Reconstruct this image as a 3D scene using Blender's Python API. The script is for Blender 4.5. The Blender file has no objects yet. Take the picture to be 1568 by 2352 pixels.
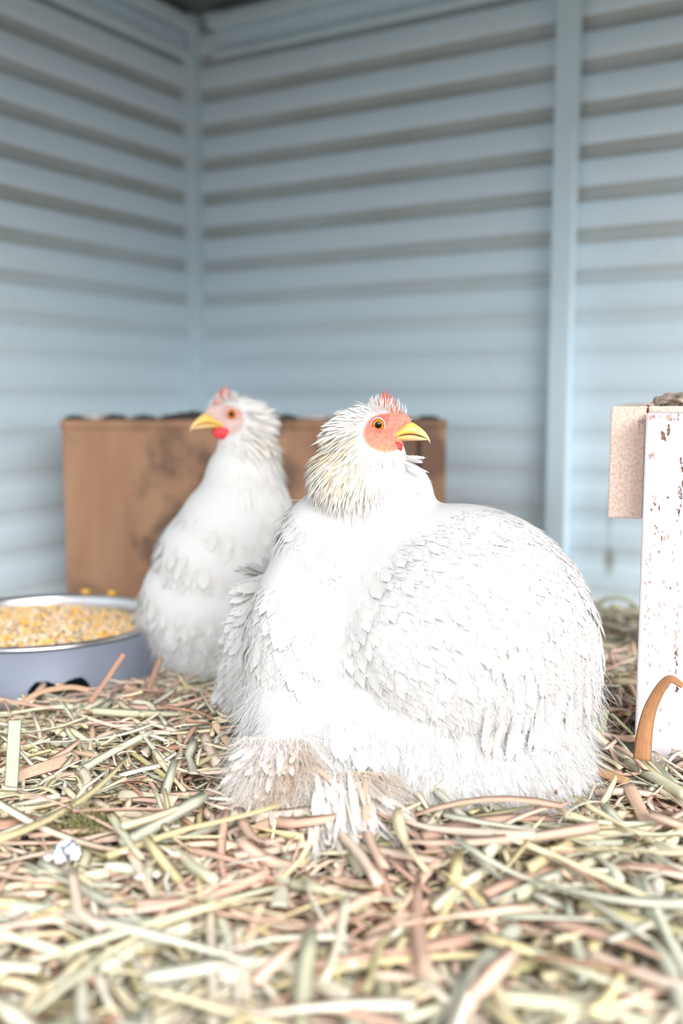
import bpy, bmesh, math, random
import numpy as np
from mathutils import Vector, Matrix

random.seed(7)
RNG = np.random.default_rng(7)
SC = bpy.context.scene
COL = SC.collection
PI = math.pi

# ------------------------------------------------------------------ camera
F = 2287.0                       # 35 mm lens, focal length in pixels of the 1568 x 2352 frame
PITCH = math.radians(6.6)
H = 0.36
cp, sp = math.cos(PITCH), math.sin(PITCH)
cam_d = bpy.data.cameras.new('camera')
cam = bpy.data.objects.new('camera', cam_d)
COL.objects.link(cam)
cam.location = (0, 0, H)
cam.rotation_euler = (PI / 2 - PITCH, 0, 0)
cam_d.sensor_fit = 'VERTICAL'
cam_d.sensor_height = 36.0
cam_d.lens = 35.0
cam_d.clip_start = 0.02
cam_d.dof.use_dof = True
cam_d.dof.focus_distance = 0.855
cam_d.dof.aperture_fstop = 2.5
SC.camera = cam

# ------------------------------------------------------------------ light
world = bpy.data.worlds.new('sky')
SC.world = world
world.use_nodes = True
wn = world.node_tree.nodes
wl = world.node_tree.links
bg = wn['Background']
tc = wn.new('ShaderNodeTexCoord')
sx = wn.new('ShaderNodeSeparateXYZ')
rmp = wn.new('ShaderNodeValToRGB')
wl.new(tc.outputs['Generated'], sx.inputs[0])
wl.new(sx.outputs['Z'], rmp.inputs[0])
rmp.color_ramp.elements[0].position = 0.0
rmp.color_ramp.elements[0].color = (0.22, 0.21, 0.20, 1)     # ground outside the coop
rmp.color_ramp.elements[1].position = 0.06
rmp.color_ramp.elements[1].color = (0.90, 0.95, 1.0, 1)      # bright overcast sky
wl.new(rmp.outputs[0], bg.inputs['Color'])
bg.inputs['Strength'].default_value = 1.0
sun_d = bpy.data.lights.new('sun', 'SUN')
sun_d.energy = 3.5
sun_d.angle = math.radians(48)
sun_d.color = (1.0, 0.985, 0.97)
sun = bpy.data.objects.new('sun', sun_d)
COL.objects.link(sun)
sun.rotation_euler = (math.radians(55), 0, math.radians(24))
SC.view_settings.view_transform = 'Standard'
SC.view_settings.look = 'None'
SC.view_settings.gamma = 1.0
SC.view_settings.use_curve_mapping = False
SC.view_settings.exposure = 0.80


# ------------------------------------------------------------------ helpers
def W(px, py, Y):
    """world point seen at a pixel of the photograph at ground distance Y"""
    t = (1176.0 - py) / F
    d = Y * (t * cp - sp) / (cp + t * sp)
    zc = Y * cp - d * sp
    return Vector(((px - 784.0) / F * zc, Y, H + d))


def YG(py, z):
    """ground distance at which a point of height z is seen at image row py"""
    return (H - z) / math.tan(PITCH + math.atan((py - 1176.0) / F))


def tag(o, label=None, cat=None, group=None, kind=None):
    if label: o['label'] = label
    if cat: o['category'] = cat
    if group: o['group'] = group
    if kind: o['kind'] = kind
    return o


def empty(name, loc, rz=0.0):
    o = bpy.data.objects.new(name, None)
    COL.objects.link(o)
    o.empty_display_size = 0.05
    o.location = loc
    o.rotation_euler = (0, 0, rz)
    return o


def link(name, me, mat, parent=None, world_space=True):
    o = bpy.data.objects.new(name, me)
    COL.objects.link(o)
    if mat is not None and not me.materials:
        me.materials.append(mat)
    if parent is not None:
        o.parent = parent
        if world_space:
            par = Matrix.Translation(parent.location) @ Matrix.Rotation(parent.rotation_euler.z, 4, 'Z')
            o.matrix_parent_inverse = par.inverted()
    return o


def npmesh(name, V, Fq, smooth=True, col=None, st=None, nor=None):
    """mesh from numpy vertices and faces (list of arrays, each (n,k))"""
    me = bpy.data.meshes.new(name)
    V = np.asarray(V, dtype=np.float32)
    loops = np.concatenate([f.ravel() for f in Fq]).astype(np.int32)
    tot = np.concatenate([np.full(len(f), f.shape[1], dtype=np.int32) for f in Fq])
    start = np.concatenate([[0], np.cumsum(tot)[:-1]]).astype(np.int32)
    me.vertices.add(len(V)); me.vertices.foreach_set('co', V.ravel())
    me.loops.add(len(loops)); me.loops.foreach_set('vertex_index', loops)
    me.polygons.add(len(tot)); me.polygons.foreach_set('loop_start', start)
    try:
        me.polygons.foreach_set('loop_total', tot)
    except Exception:
        pass
    me.update(calc_edges=True)
    if smooth:
        me.polygons.foreach_set('use_smooth', np.ones(len(tot), dtype=bool))
    if col is not None:
        a = me.color_attributes.new('Col', 'FLOAT_COLOR', 'POINT')
        c = np.ones((len(V), 4), dtype=np.float32); c[:, :3] = col
        a.data.foreach_set('color', c.ravel())
    if st is not None:
        a = me.attributes.new('st', 'FLOAT_VECTOR', 'POINT')
        a.data.foreach_set('vector', np.asarray(st, dtype=np.float32).ravel())
    if nor is not None:
        me.normals_split_custom_set_from_vertices([tuple(q) for q in nor])
    return me


def bm_mesh(name, bm, smooth=False):
    me = bpy.data.meshes.new(name)
    bm.normal_update()
    bm.to_mesh(me); bm.free()
    if smooth:
        for p in me.polygons: p.use_smooth = True
    return me


def add_box(bm, c, s, rot=None, bevel=0.0):
    r = bmesh.ops.create_cube(bm, size=1.0)
    vs = r['verts']
    m = Matrix.Translation(Vector(c)) @ (rot.to_4x4() if rot else Matrix.Identity(4)) @ Matrix.Diagonal((s[0], s[1], s[2], 1))
    bmesh.ops.transform(bm, matrix=m, verts=vs)
    if bevel > 0:
        es = list({e for v in vs for e in v.link_edges})
        bmesh.ops.bevel(bm, geom=es, offset=bevel, segments=2, affect='EDGES', profile=0.5)


def new_mat(name):
    m = bpy.data.materials.new(name)
    m.use_nodes = True
    nt = m.node_tree
    return m, nt.nodes, nt.links, nt.nodes['Principled BSDF']


def N(nodes, kind, **kw):
    n = nodes.new(kind)
    for k, v in kw.items():
        if k.startswith('in_'):
            n.inputs[k[3:].replace('_', ' ')].default_value = v
        else:
            setattr(n, k, v)
    return n


def ramp(nodes, links, src, stops):
    r = nodes.new('ShaderNodeValToRGB')
    el = r.color_ramp.elements
    while len(el) < len(stops): el.new(0.5)
    for e, (p, c) in zip(el, stops):
        e.position = p; e.color = (*c, 1)
    links.new(src, r.inputs[0])
    return r


def mixc(nodes, links, fac, a, b, mode='MIX'):
    m = nodes.new('ShaderNodeMix'); m.data_type = 'RGBA'; m.blend_type = mode
    for key, v in ((0, fac), (6, a), (7, b)):
        if hasattr(v, 'is_output') or hasattr(v, 'links'):
            links.new(v, m.inputs[key])
        else:
            m.inputs[key].default_value = v if key == 0 else (*v, 1)
    return m.outputs[2]


def bump(nodes, links, bsdf, height, strength=0.3, dist=0.002):
    b = nodes.new('ShaderNodeBump')
    b.inputs['Strength'].default_value = strength
    b.inputs['Distance'].default_value = dist
    links.new(height, b.inputs['Height'])
    links.new(b.outputs[0], bsdf.inputs['Normal'])


def noise(nodes, links, scale, detail=4, rough=0.55, vec=None, stretch=None):
    n = nodes.new('ShaderNodeTexNoise')
    n.inputs['Scale'].default_value = scale
    n.inputs['Detail'].default_value = detail
    n.inputs['Roughness'].default_value = rough
    if vec is None:
        t = nodes.new('ShaderNodeTexCoord'); vec = t.outputs['Object']
    if stretch:
        mp = nodes.new('ShaderNodeMapping'); mp.inputs['Scale'].default_value = stretch
        links.new(vec, mp.inputs[0]); vec = mp.outputs[0]
    links.new(vec, n.inputs['Vector'])
    return n.outputs['Fac']


# ------------------------------------------------------------------ materials
def mat_wall():
    # painted blue sheet; brown-grey dirt sits in the grooves (attribute g) in patches
    m, n, l, b = new_mat('pale_blue_paint')
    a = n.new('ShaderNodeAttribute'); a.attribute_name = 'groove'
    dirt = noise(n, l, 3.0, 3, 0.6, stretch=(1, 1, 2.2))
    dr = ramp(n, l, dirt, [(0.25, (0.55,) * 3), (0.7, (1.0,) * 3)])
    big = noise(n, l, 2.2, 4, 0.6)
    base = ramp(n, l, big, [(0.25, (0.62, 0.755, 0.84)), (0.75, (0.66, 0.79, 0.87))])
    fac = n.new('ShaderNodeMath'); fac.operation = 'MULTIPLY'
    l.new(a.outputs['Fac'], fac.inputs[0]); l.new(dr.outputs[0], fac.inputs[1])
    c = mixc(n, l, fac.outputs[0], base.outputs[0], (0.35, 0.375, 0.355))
    sp_ = noise(n, l, 9.0, 5, 0.7)
    sr = ramp(n, l, sp_, [(0.60, (0, 0, 0)), (0.82, (0.4, 0.4, 0.4))])
    c2 = mixc(n, l, sr.outputs[0], c, (0.46, 0.49, 0.46))
    # one old dirt run on the right part of the back wall
    tcw = n.new('ShaderNodeTexCoord'); last = c2
    for (x_, z_, wx, wz, amt) in ((.850, .092, .013, .032, .8), (.848, .165, .008, .055, .35)):
        mp = n.new('ShaderNodeMapping'); mp.inputs['Location'].default_value = (-x_ / wx, 0, -z_ / wz); mp.inputs['Scale'].default_value = (1 / wx, 0, 1 / wz)
        l.new(tcw.outputs['Object'], mp.inputs[0])
        ln = n.new('ShaderNodeVectorMath'); ln.operation = 'LENGTH'; l.new(mp.outputs[0], ln.inputs[0])
        lr = ramp(n, l, ln.outputs['Value'], [(0.25, (amt,) * 3), (1.0, (0, 0, 0))])
        last = mixc(n, l, lr.outputs[0], last, (0.25, 0.25, 0.20))
    l.new(last, b.inputs['Base Color'])
    b.inputs['Roughness'].default_value = 0.5
    return m


def mat_simple(name, c, rough=0.6, metal=0.0, var=0.08, scale=20, bmp=0.0):
    m, n, l, b = new_mat(name)
    f = noise(n, l, scale, 4)
    lo = tuple(max(0, x * (1 - var)) for x in c); hi = tuple(min(1, x * (1 + var)) for x in c)
    r = ramp(n, l, f, [(0.3, lo), (0.7, hi)])
    l.new(r.outputs[0], b.inputs['Base Color'])
    b.inputs['Roughness'].default_value = rough
    b.inputs['Metallic'].default_value = metal
    if bmp: bump(n, l, b, f, bmp)
    return m


def mat_attr(name, rough=0.7, transl=0.0, streak=False, bumpy=0.0, coat=0.0):
    m, n, l, b = new_mat(name)
    a = n.new('ShaderNodeAttribute'); a.attribute_name = 'Col'
    col = a.outputs['Color']
    if streak:
        s = n.new('ShaderNodeAttribute'); s.attribute_name = 'st'
        f = noise(n, l, 1.0, 3, 0.6, vec=s.outputs['Vector'], stretch=(9, 3.0, 1.0))
        r = ramp(n, l, f, [(0.3, (0.74, 0.72, 0.68)), (0.62, (1.06, 1.06, 1.04))])
        col = mixc(n, l, 1.0, col, r.outputs[0], 'MULTIPLY')
        bump(n, l, b, f, 0.35, 0.0006)
    if bumpy:
        v = n.new('ShaderNodeTexVoronoi'); v.inputs['Scale'].default_value = 900
        t = n.new('ShaderNodeTexCoord'); l.new(t.outputs['Object'], v.inputs['Vector'])
        bump(n, l, b, v.outputs['Distance'], bumpy, 0.0008)
    l.new(col, b.inputs['Base Color'])
    b.inputs['Roughness'].default_value = rough
    b.inputs['Specular IOR Level'].default_value = 0.3
    if coat: b.inputs['Coat Weight'].default_value = coat
    if transl > 0:
        tr = n.new('ShaderNodeBsdfTranslucent'); l.new(col, tr.inputs['Color'])
        mx = n.new('ShaderNodeMixShader'); mx.inputs[0].default_value = transl
        out = n['Material Output']
        l.new(b.outputs[0], mx.inputs[1]); l.new(tr.outputs[0], mx.inputs[2]); l.new(mx.outputs[0], out.inputs['Surface'])
    return m


def mat_crate():
    m, n, l, b = new_mat('weathered_brown_wood')
    grain = noise(n, l, 26, 5, 0.6, stretch=(1.0, 1.0, 0.12))
    r = ramp(n, l, grain, [(0.3, (0.29, 0.15, 0.085)), (0.7, (0.41, 0.235, 0.14))])
    blot = noise(n, l, 6.5, 4, 0.6)
    br = ramp(n, l, blot, [(0.47, (0, 0, 0)), (0.56, (0.85, 0.85, 0.85))])
    c = mixc(n, l, br.outputs[0], r.outputs[0], (0.125, 0.072, 0.047))
    b.inputs['Roughness'].default_value = 0.75
    l.new(c, b.inputs['Base Color'])
    bump(n, l, b, grain, 0.3, 0.002)
    return m


def mat_white_post():
    m, n, l, b = new_mat('worn_white_paint_on_wood')
    g = noise(n, l, 60, 6, 0.65, stretch=(1, 1, 0.09))
    r = ramp(n, l, g, [(0.3, (0.57, 0.55, 0.58)), (0.55, (0.64, 0.63, 0.665))])
    s = noise(n, l, 48, 5, 0.72, stretch=(1, 1, 0.28))
    sr = ramp(n, l, s, [(0.60, (0, 0, 0)), (0.70, (0.75, 0.75, 0.75))])
    fine = noise(n, l, 420, 3, 0.7, stretch=(1, 1, 0.5))
    fr = ramp(n, l, fine, [(0.42, (0, 0, 0)), (0.60, (1, 1, 1))])
    k = mixc(n, l, 1.0, sr.outputs[0], fr.outputs[0], 'MULTIPLY')
    c = mixc(n, l, k, r.outputs[0], (0.42, 0.25, 0.24))
    l.new(c, b.inputs['Base Color'])
    b.inputs['Roughness'].default_value = 0.6
    bump(n, l, b, g, 0.4, 0.001)
    return m


def mat_rail():
    m, n, l, b = new_mat('bare_peach_timber')
    f = noise(n, l, 380, 3, 0.7, stretch=(1, 1, 0.8))
    r = ramp(n, l, f, [(0.33, (0.66, 0.43, 0.34)), (0.58, (0.83, 0.66, 0.56))])
    s = noise(n, l, 30, 4, 0.6)
    sr = ramp(n, l, s, [(0.55, (0, 0, 0)), (0.75, (0.6, 0.6, 0.6))])
    c = mixc(n, l, sr.outputs[0], r.outputs[0], (0.70, 0.47, 0.32))
    l.new(c, b.inputs['Base Color'])
    b.inputs['Roughness'].default_value = 0.7
    bump(n, l, b, f, 0.3, 0.0006)
    return m


def mat_litter():
    m, n, l, b = new_mat('pale_chaff_litter')
    f = noise(n, l, 120, 6, 0.7)
    r = ramp(n, l, f, [(0.30, (0.36, 0.24, 0.17)), (0.44, (0.70, 0.52, 0.40)), (0.60, (0.84, 0.68, 0.54)), (0.8, (0.88, 0.80, 0.68))])
    l.new(r.outputs[0], b.inputs['Base Color'])
    b.inputs['Roughness'].default_value = 0.9
    bump(n, l, b, f, 0.9, 0.004)
    return m


def mat_eye():
    m, n, l, b = new_mat('amber_eye')
    a = n.new('ShaderNodeAttribute'); a.attribute_name = 'Col'
    l.new(a.outputs['Color'], b.inputs['Base Color'])
    b.inputs['Roughness'].default_value = 0.06
    b.inputs['Specular IOR Level'].default_value = 0.35
    return m


M = dict(
    wall=mat_wall(),
    trim=mat_simple('pale_blue_trim_paint', (0.60, 0.74, 0.82), 0.5, var=0.05, scale=8),
    roof=mat_simple('grey_green_roof_sheet', (0.15, 0.19, 0.185), 0.6, var=0.12, scale=5),
    crate=mat_crate(), post=mat_white_post(), rail=mat_rail(), litter=mat_litter(),
    steel=mat_simple('brushed_steel', (0.62, 0.61, 0.63), 0.28, 1.0, var=0.05),
    bowl=mat_simple('blue_grey_bowl_enamel', (0.23, 0.255, 0.325), 0.35, 0.15, var=0.06, scale=14),
    teal=mat_simple('dark_teal_rubber', (0.01, 0.06, 0.09), 0.5),
    grain=mat_attr('mixed_grain_colours', 0.6),
    straw=mat_attr('dried_straw', 0.62, 0.16, streak=True),
    feather=mat_attr('white_feather', 0.85, 0.07),
    skin=mat_attr('chicken_skin', 0.6, 0.0, bumpy=0.5),
    comb=mat_simple('red_comb_skin', (0.72, 0.115, 0.075), 0.5, var=0.2, scale=300, bmp=0.4),
    wattle=mat_simple('bright_red_wattle', (0.72, 0.035, 0.045), 0.5, var=0.3, scale=300, bmp=0.4),
    lid=mat_simple('pale_orange_eyelid', (0.60, 0.24, 0.14), 0.5, var=0.15, scale=500, bmp=0.3),
    beak=mat_attr('horn_beak', 0.32, 0.0, coat=0.3),
    eye=mat_eye(),
    dark=mat_simple('dark_debris', (0.06, 0.05, 0.045), 0.9, var=0.4, scale=200, bmp=0.8),
    pale=mat_simple('pale_debris', (0.6, 0.58, 0.56), 0.9, var=0.2, scale=200, bmp=0.8),
    moss=mat_simple('olive_clump', (0.17, 0.155, 0.075), 0.95, var=0.5, scale=400, bmp=1.0),
)


# ------------------------------------------------------------------ coop shell
ANG = math.radians(30.3)
CORNER = Vector((-0.143 * 2.05, 2.05, 0))
U_BACK = Vector((math.cos(ANG), -math.sin(ANG), 0))
U_LEFT = Vector((-math.sin(ANG), -math.cos(ANG), 0))     # from the corner towards the camera
CEIL = 1.10
Z0, PER = 0.9454, 0.0655                                  # first groove centre and groove pitch


def clad_wall(name, length, flip):
    """ribbed sheet: local x runs along the wall, local -y faces the room"""
    prof = []        # (y, z, groove)
    zs = [Z0 + PER * k for k in range(3, -17, -1)]
    prof.append((0.0, CEIL, 0.0))
    for zc in zs:
        if zc > CEIL - 0.02 or zc < 0.0: continue
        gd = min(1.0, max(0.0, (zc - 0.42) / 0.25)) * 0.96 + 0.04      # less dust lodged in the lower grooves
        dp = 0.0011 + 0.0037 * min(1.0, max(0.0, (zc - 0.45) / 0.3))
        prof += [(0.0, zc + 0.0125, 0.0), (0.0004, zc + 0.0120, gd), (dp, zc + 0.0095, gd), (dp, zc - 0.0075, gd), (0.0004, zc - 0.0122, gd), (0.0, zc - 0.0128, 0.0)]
        zm = zc - PER / 2
        if zm > 0.02:
            prof += [(0.0, zm + 0.006, 0.0), (-0.0004, zm, 0.0), (0.0, zm - 0.006, 0.0)]
    prof.append((0.0, -0.02, 0.0))
    nx = 40
    V, G = [], []
    for i in range(nx + 1):
        x = length * i / nx
        for (y, z, g) in prof:
            V.append((x if not flip else -x, y, z)); G.append(g)
    k = len(prof)
    Fs = []
    for i in range(nx):
        for j in range(k - 1):
            a = i * k + j
            q = (a, a + 1, a + k + 1, a + k)
            Fs.append(q if not flip else q[::-1])
    # back skin for thickness
    base = len(V)
    x1 = length if not flip else -length
    V += [(0, 0.03, CEIL), (0, 0.03, -0.02), (x1, 0.03, -0.02), (x1, 0.03, CEIL)]; G += [0] * 4
    q = (base, base + 1, base + 2, base + 3)
    me = npmesh(name, np.array(V), [np.array(Fs), np.array([q])], smooth=False)
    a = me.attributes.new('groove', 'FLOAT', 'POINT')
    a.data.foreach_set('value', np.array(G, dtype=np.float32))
    return me


def wall_matrix(u, out):
    # local x -> u, local y -> out (away from room), z up
    m = Matrix(((u.x, out.x, 0, CORNER.x), (u.y, out.y, 0, CORNER.y), (0, 0, 1, 0), (0, 0, 0, 1)))
    return m


out_back = Vector((math.sin(ANG), math.cos(ANG), 0))
wb = link('wall_back', clad_wall('wall_back', 1.9, False), M['wall'])
MB_ = wall_matrix(U_BACK, out_back); wb.matrix_world = MB_
tag(wb, kind='structure')
# left wall: local -x runs towards the camera so that the frame stays right handed
ux = -U_LEFT
out_left = Vector((-math.cos(ANG), math.sin(ANG), 0))
wlft = link('wall_left', clad_wall('wall_left', 1.75, True), M['wall'])
ML_ = wall_matrix(ux, out_left); wlft.matrix_world = ML_
tag(wlft, kind='structure')


def wall_box(name, mw, x, y, z, s, mat='trim', bev=0.003):
    bm = bmesh.new(); add_box(bm, (x, y, z), s, bevel=bev)
    o = link(name, bm_mesh(name, bm), M[mat]); o.matrix_world = mw
    tag(o, kind='structure')
    return o


# corner post, batten, rails under the roof
wall_box('trim_1', MB_, 0.004, -0.012, CEIL / 2, (0.034, 0.034, CEIL - 0.004))
wall_box('trim_2', MB_, 0.765, -0.014, CEIL / 2, (0.036, 0.028, CEIL - 0.004))
wall_box('trim_3', MB_, 0.98, -0.016, CEIL - 0.030, (1.84, 0.032, 0.022))
wall_box('trim_4', MB_, 0.98, -0.008, CEIL - 0.085, (1.84, 0.014, 0.014))
wall_box('trim_5', ML_, -0.88, -0.016, CEIL - 0.030, (1.72, 0.032, 0.022))
wall_box('trim_6', ML_, -0.88, -0.010, CEIL - 0.083, (1.72, 0.020, 0.018))

# ceiling: roof sheet over the back of the coop, parallel to the back wall
bm = bmesh.new()
ROOF_D = 1.58
a = CORNER - U_BACK * 0.06 + out_back * 0.05
b_ = CORNER + U_BACK * 1.95 + out_back * 0.05
pts = [a, b_, b_ - out_back * ROOF_D, a - out_back * ROOF_D]
lo = [bm.verts.new((p.x, p.y, CEIL)) for p in pts]
hi = [bm.verts.new((p.x, p.y, CEIL + 0.03)) for p in pts]
bm.faces.new(lo); bm.faces.new(hi[::-1])
for i in range(4):
    bm.faces.new((lo[i], hi[i], hi[(i + 1) % 4], lo[(i + 1) % 4]))
bmesh.ops.recalc_face_normals(bm, faces=bm.faces)
tag(link('ceiling', bm_mesh('ceiling', bm), M['roof']), kind='structure')


# ground with a gentle uneven litter surface
def hfield(x, y):
    x = np.asarray(x, float); y = np.asarray(y, float)
    h = 0.012 + 0.006 * np.sin(x * 9 + 1.3) * np.cos(y * 7 + .4) + 0.004 * np.sin(x * 21 + y * 17)
    h += 0.030 * np.exp(-(((x - .30) / .12) ** 2 + ((y - .98) / .13) ** 2))       # heap between rump and post
    h += 0.010 * np.exp(-(((x + .25) / .20) ** 2 + ((y - .93) / .10) ** 2))
    h -= 0.006 * np.exp(-(((x + .1) / .25) ** 2 + ((y - .5) / .12) ** 2))
    h -= 0.012 * np.exp(-(((x - .09) / .13) ** 2 + ((y - .80) / .07) ** 2))
    return h


nx, ny = 120, 160
gx = np.linspace(-1.35, 1.45, nx); gy = np.linspace(0.2, 2.25, ny)
GX, GY = np.meshgrid(gx, gy, indexing='ij')
# keep the ground inside the walls
GZ = hfield(GX, GY) + 0.0015 * RNG.standard_normal(GX.shape)
V = np.stack([GX, GY, GZ], -1).reshape(-1, 3)
ii, jj = np.meshgrid(np.arange(nx - 1), np.arange(ny - 1), indexing='ij')
a_ = (ii * ny + jj).ravel()
Fq = np.stack([a_, a_ + ny, a_ + ny + 1, a_ + 1], 1)
cxy = V[Fq].mean(1)
rel = cxy - np.array(CORNER)
inside = (rel @ np.array(out_back) < 0.01) & (rel @ np.array(out_left) < 0.01)
fl = link('floor', npmesh('floor', V, [Fq[inside]]), M['litter'])
tag(fl, kind='structure')


def inside_room(x, y, m=0.02):
    rx, ry = x - CORNER.x, y - CORNER.y
    return (rx * out_back.x + ry * out_back.y < -m) & (rx * out_left.x + ry * out_left.y < -m)


# ------------------------------------------------------------------ wooden box in the corner
BX0, BX1, BY0, BY1, BH = -0.429, 0.160, 1.53, 1.735, 0.322
crate = empty('wooden_crate', ((BX0 + BX1) / 2, (BY0 + BY1) / 2, 0.0))
tag(crate, 'low brown stained wooden box with littered top behind the hens, in the blue corner', 'wooden box')
BY1L = 1.70


def part_box(name, parent, c, s, mat, bev=0.003, label=None, rot=None):
    bm = bmesh.new(); add_box(bm, c, s, rot, bev)
    o = link(name, bm_mesh(name, bm), M[mat] if isinstance(mat, str) else mat, parent)
    if label: o['label'] = label
    return o


xm = 0.118
part_box('front_panel', crate, ((BX0 + xm) / 2, BY0 + .009, BH / 2 - .004), (xm - BX0, .018, BH - .010), 'crate')
part_box('corner_board', crate, ((xm + BX1) / 2 + .001, BY0 + .006, BH / 2 - .004), (BX1 - xm - .002, .026, BH - .010), 'crate')
part_box('side_panel', crate, (BX0 + .008, (BY0 + BY1L) / 2 + .010, BH / 2 - .004), (.016, BY1L - BY0 - .02, BH - .010), 'crate')
part_box('side_panel', crate, (BX1 - .008, (BY0 + BY1L) / 2 + .010, BH / 2 - .004), (.016, BY1L - BY0 - .02, BH - .010), 'crate')
part_box('back_panel', crate, ((BX0 + BX1) / 2, BY1L - .006, BH / 2 - .004), (BX1 - BX0 - .034, .016, BH - .010), 'crate')
part_box('lid', crate, ((BX0 + BX1) / 2, (BY0 + BY1L) / 2, BH - .004), (BX1 - BX0 + .004, BY1L - BY0 + .006, .014), 'crate')


def lump(name, c, r, mat, seed, flat=0.6, detail=3):
    rr = random.Random(seed)
    bm = bmesh.new()
    bmesh.ops.create_icosphere(bm, subdivisions=detail, radius=1.0)
    ph = [rr.uniform(0, 6) for _ in range(6)]
    for v in bm.verts:
        x, y, z = v.co
        d = 1 + .22 * math.sin(4 * x + ph[0]) * math.sin(5 * y + ph[1]) + .16 * math.sin(9 * z + ph[2]) * math.cos(8 * x + ph[3]) + rr.uniform(-.05, .05)
        v.co = Vector((x * d * r[0], y * d * r[1], z * d * r[2] * flat)) + Vector(c)
    return link(name, bm_mesh(name, bm, True), M[mat])


top = BH + .003
for k, (px, r, mt, lb) in enumerate([
        (168, .010, 'dark', 'small dark crumb at the left end of the wooden box top'),
        (215, .016, 'pale', 'pale grey droppings lump near the left end of the wooden box top'),
        (262, .013, 'dark', 'dark dirt lump beside the pale lump on the wooden box top'),
        (330, .011, 'dark', 'low dark dirt lump halfway between the pale lump and the rear hen'),
        (395, .012, 'dark', 'dark dirt lump just left of the tallest dark clump on the box'),
        (436, .020, 'dark', 'tallest dark dirt clump on the wooden box, by the rear hen\'s beak'),
        (655, .012, 'dark', 'dark dirt lump on the wooden box right of the rear hen\'s neck'),
        (720, .012, 'pale', 'pale lump on the wooden box between the two hens'),
        (985, .010, 'dark', 'small dark crumb at the right end of the wooden box top')]):
    Yk = 1.575 + .02 * math.sin(k * 2.1)
    X = (px - 784) / 2302 * Yk
    tag(lump('dirt_clump', (X, Yk, top + r * .22), (r * 1.4, r * 1.1, r * .62), mt, k, .62), lb, 'dirt', 'dirt lumps on top of the wooden box')

# ------------------------------------------------------------------ white post with cross rail
# built square to the camera side of the coop
PY0 = 0.862
pl = W(1475, 1176, PY0).x
ptop = W(1500, 948, PY0).z
bench = empty('wooden_bench', (pl, PY0, 0.0))
tag(bench, 'wooden bench end with worn white painted leg and bare rail, right edge of coop', 'bench')
M['heap'] = mat_simple('caked_brown_dirt', (0.42, 0.33, 0.26), 0.9, var=0.45, scale=260, bmp=0.6)
M['rust'] = mat_simple('rusty_brown_stain', (0.24, 0.11, 0.09), 0.85, var=0.4, scale=500)
M['warm'] = mat_simple('warm_wood_showing_through', (0.56, 0.38, 0.33), 0.85, var=0.25, scale=400)


def add_flakes(bm, items, midx, seed):
    # clusters of thin flakes of exposed wood, kept in the board's own mesh
    rr = random.Random(seed)
    for (px, py, Y, wpx, hpx, ang, cnt) in items:
        for q in range(cnt):
            fw = wpx / 2 if cnt == 1 else rr.uniform(1.0, 2.6); fh = hpx / 2 if cnt == 1 else rr.uniform(1.5, 6.5)
            ox = 0 if cnt == 1 else rr.uniform(-.5, .5) * wpx; oy = 0 if cnt == 1 else rr.uniform(-.5, .5) * hpx
            c = W(px + ox, py + oy, Y - .0003); k = Y / 2302; vs = []
            for i in range(12):
                t = 2 * PI * i / 12; d = rr.uniform(.5, 1.25)
                x, z = fw * k * math.cos(t) * d, fh * k * math.sin(t) * d
                vs.append(bm.verts.new((c.x + x * math.cos(ang) - z * math.sin(ang), c.y, c.z + x * math.sin(ang) + z * math.cos(ang))))
            f_ = bm.faces.new(vs); f_.material_index = midx
            r_ = bmesh.ops.extrude_face_region(bm, geom=[f_])
            for v in r_['geom']:
                if isinstance(v, bmesh.types.BMVert): v.co.y += .0005
    bmesh.ops.recalc_face_normals(bm, faces=bm.faces)


def stained(name, c, s_, mats, bev, label, rust, warm):
    bm = bmesh.new(); add_box(bm, c, s_, None, bev)
    add_flakes(bm, rust, 1, 3); add_flakes(bm, warm, 2, 4)
    me = bm_mesh(name, bm)
    for m_ in mats: me.materials.append(M[m_])
    o = link(name, me, None, bench); o['label'] = label
    return o


stained('leg', (pl + .045, PY0 + .0225, ptop / 2 - .003), (.09, .045, ptop + .006), ('post', 'rust', 'warm'), .0018, 'white painted square leg with brown stains',
        [(1521, 1001, PY0, 12, 26, .25, 1), (1532, 985, PY0, 7, 22, -.1, 7), (1563, 1068, PY0, 9, 34, 0, 12), (1566, 1098, PY0, 10, 26, 0, 9), (1558, 1138, PY0, 7, 44, 0, 10), (1548, 1530, PY0, 5, 80, 0, 14), (1549, 1577, PY0, 9, 8, 0, 5), (1552, 1180, PY0, 6, 30, 0, 5), (1520, 1240, PY0, 60, 260, 0, 12)],
        [(1496, 1048, PY0, 12, 12, 0, 9), (1502, 1148, PY0, 6, 18, 0, 6), (1548, 1440, PY0, 8, 100, 0, 12), (1486, 1380, PY0, 14, 300, 0, 26), (1535, 958, PY0, 60, 12, 0, 16), (1494, 958, PY0, 26, 12, 0, 9), (1530, 1330, PY0, 60, 250, 0, 22), (1510, 1600, PY0, 50, 260, 0, 22)])
rx0 = pl - .031
rz0, rz1 = W(1400, 1192, PY0 + .03).z, W(1400, 933, PY0 + .03).z
rx1 = pl - .0008
stained('rail', ((rx0 + rx1) / 2, PY0 + .03 + .20, (rz0 + rz1) / 2), (rx1 - rx0, .40, rz1 - rz0), ('rail', 'rust', 'warm'), .0015, 'bare peach coloured timber rail end',
        [(1457, 1042, PY0 + .03, 4, 44, -.14, 12)], [(1447, 976, PY0 + .03, 14, 30, .2, 9), (1470, 1000, PY0 + .03, 3, 160, .0, 14)])
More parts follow.
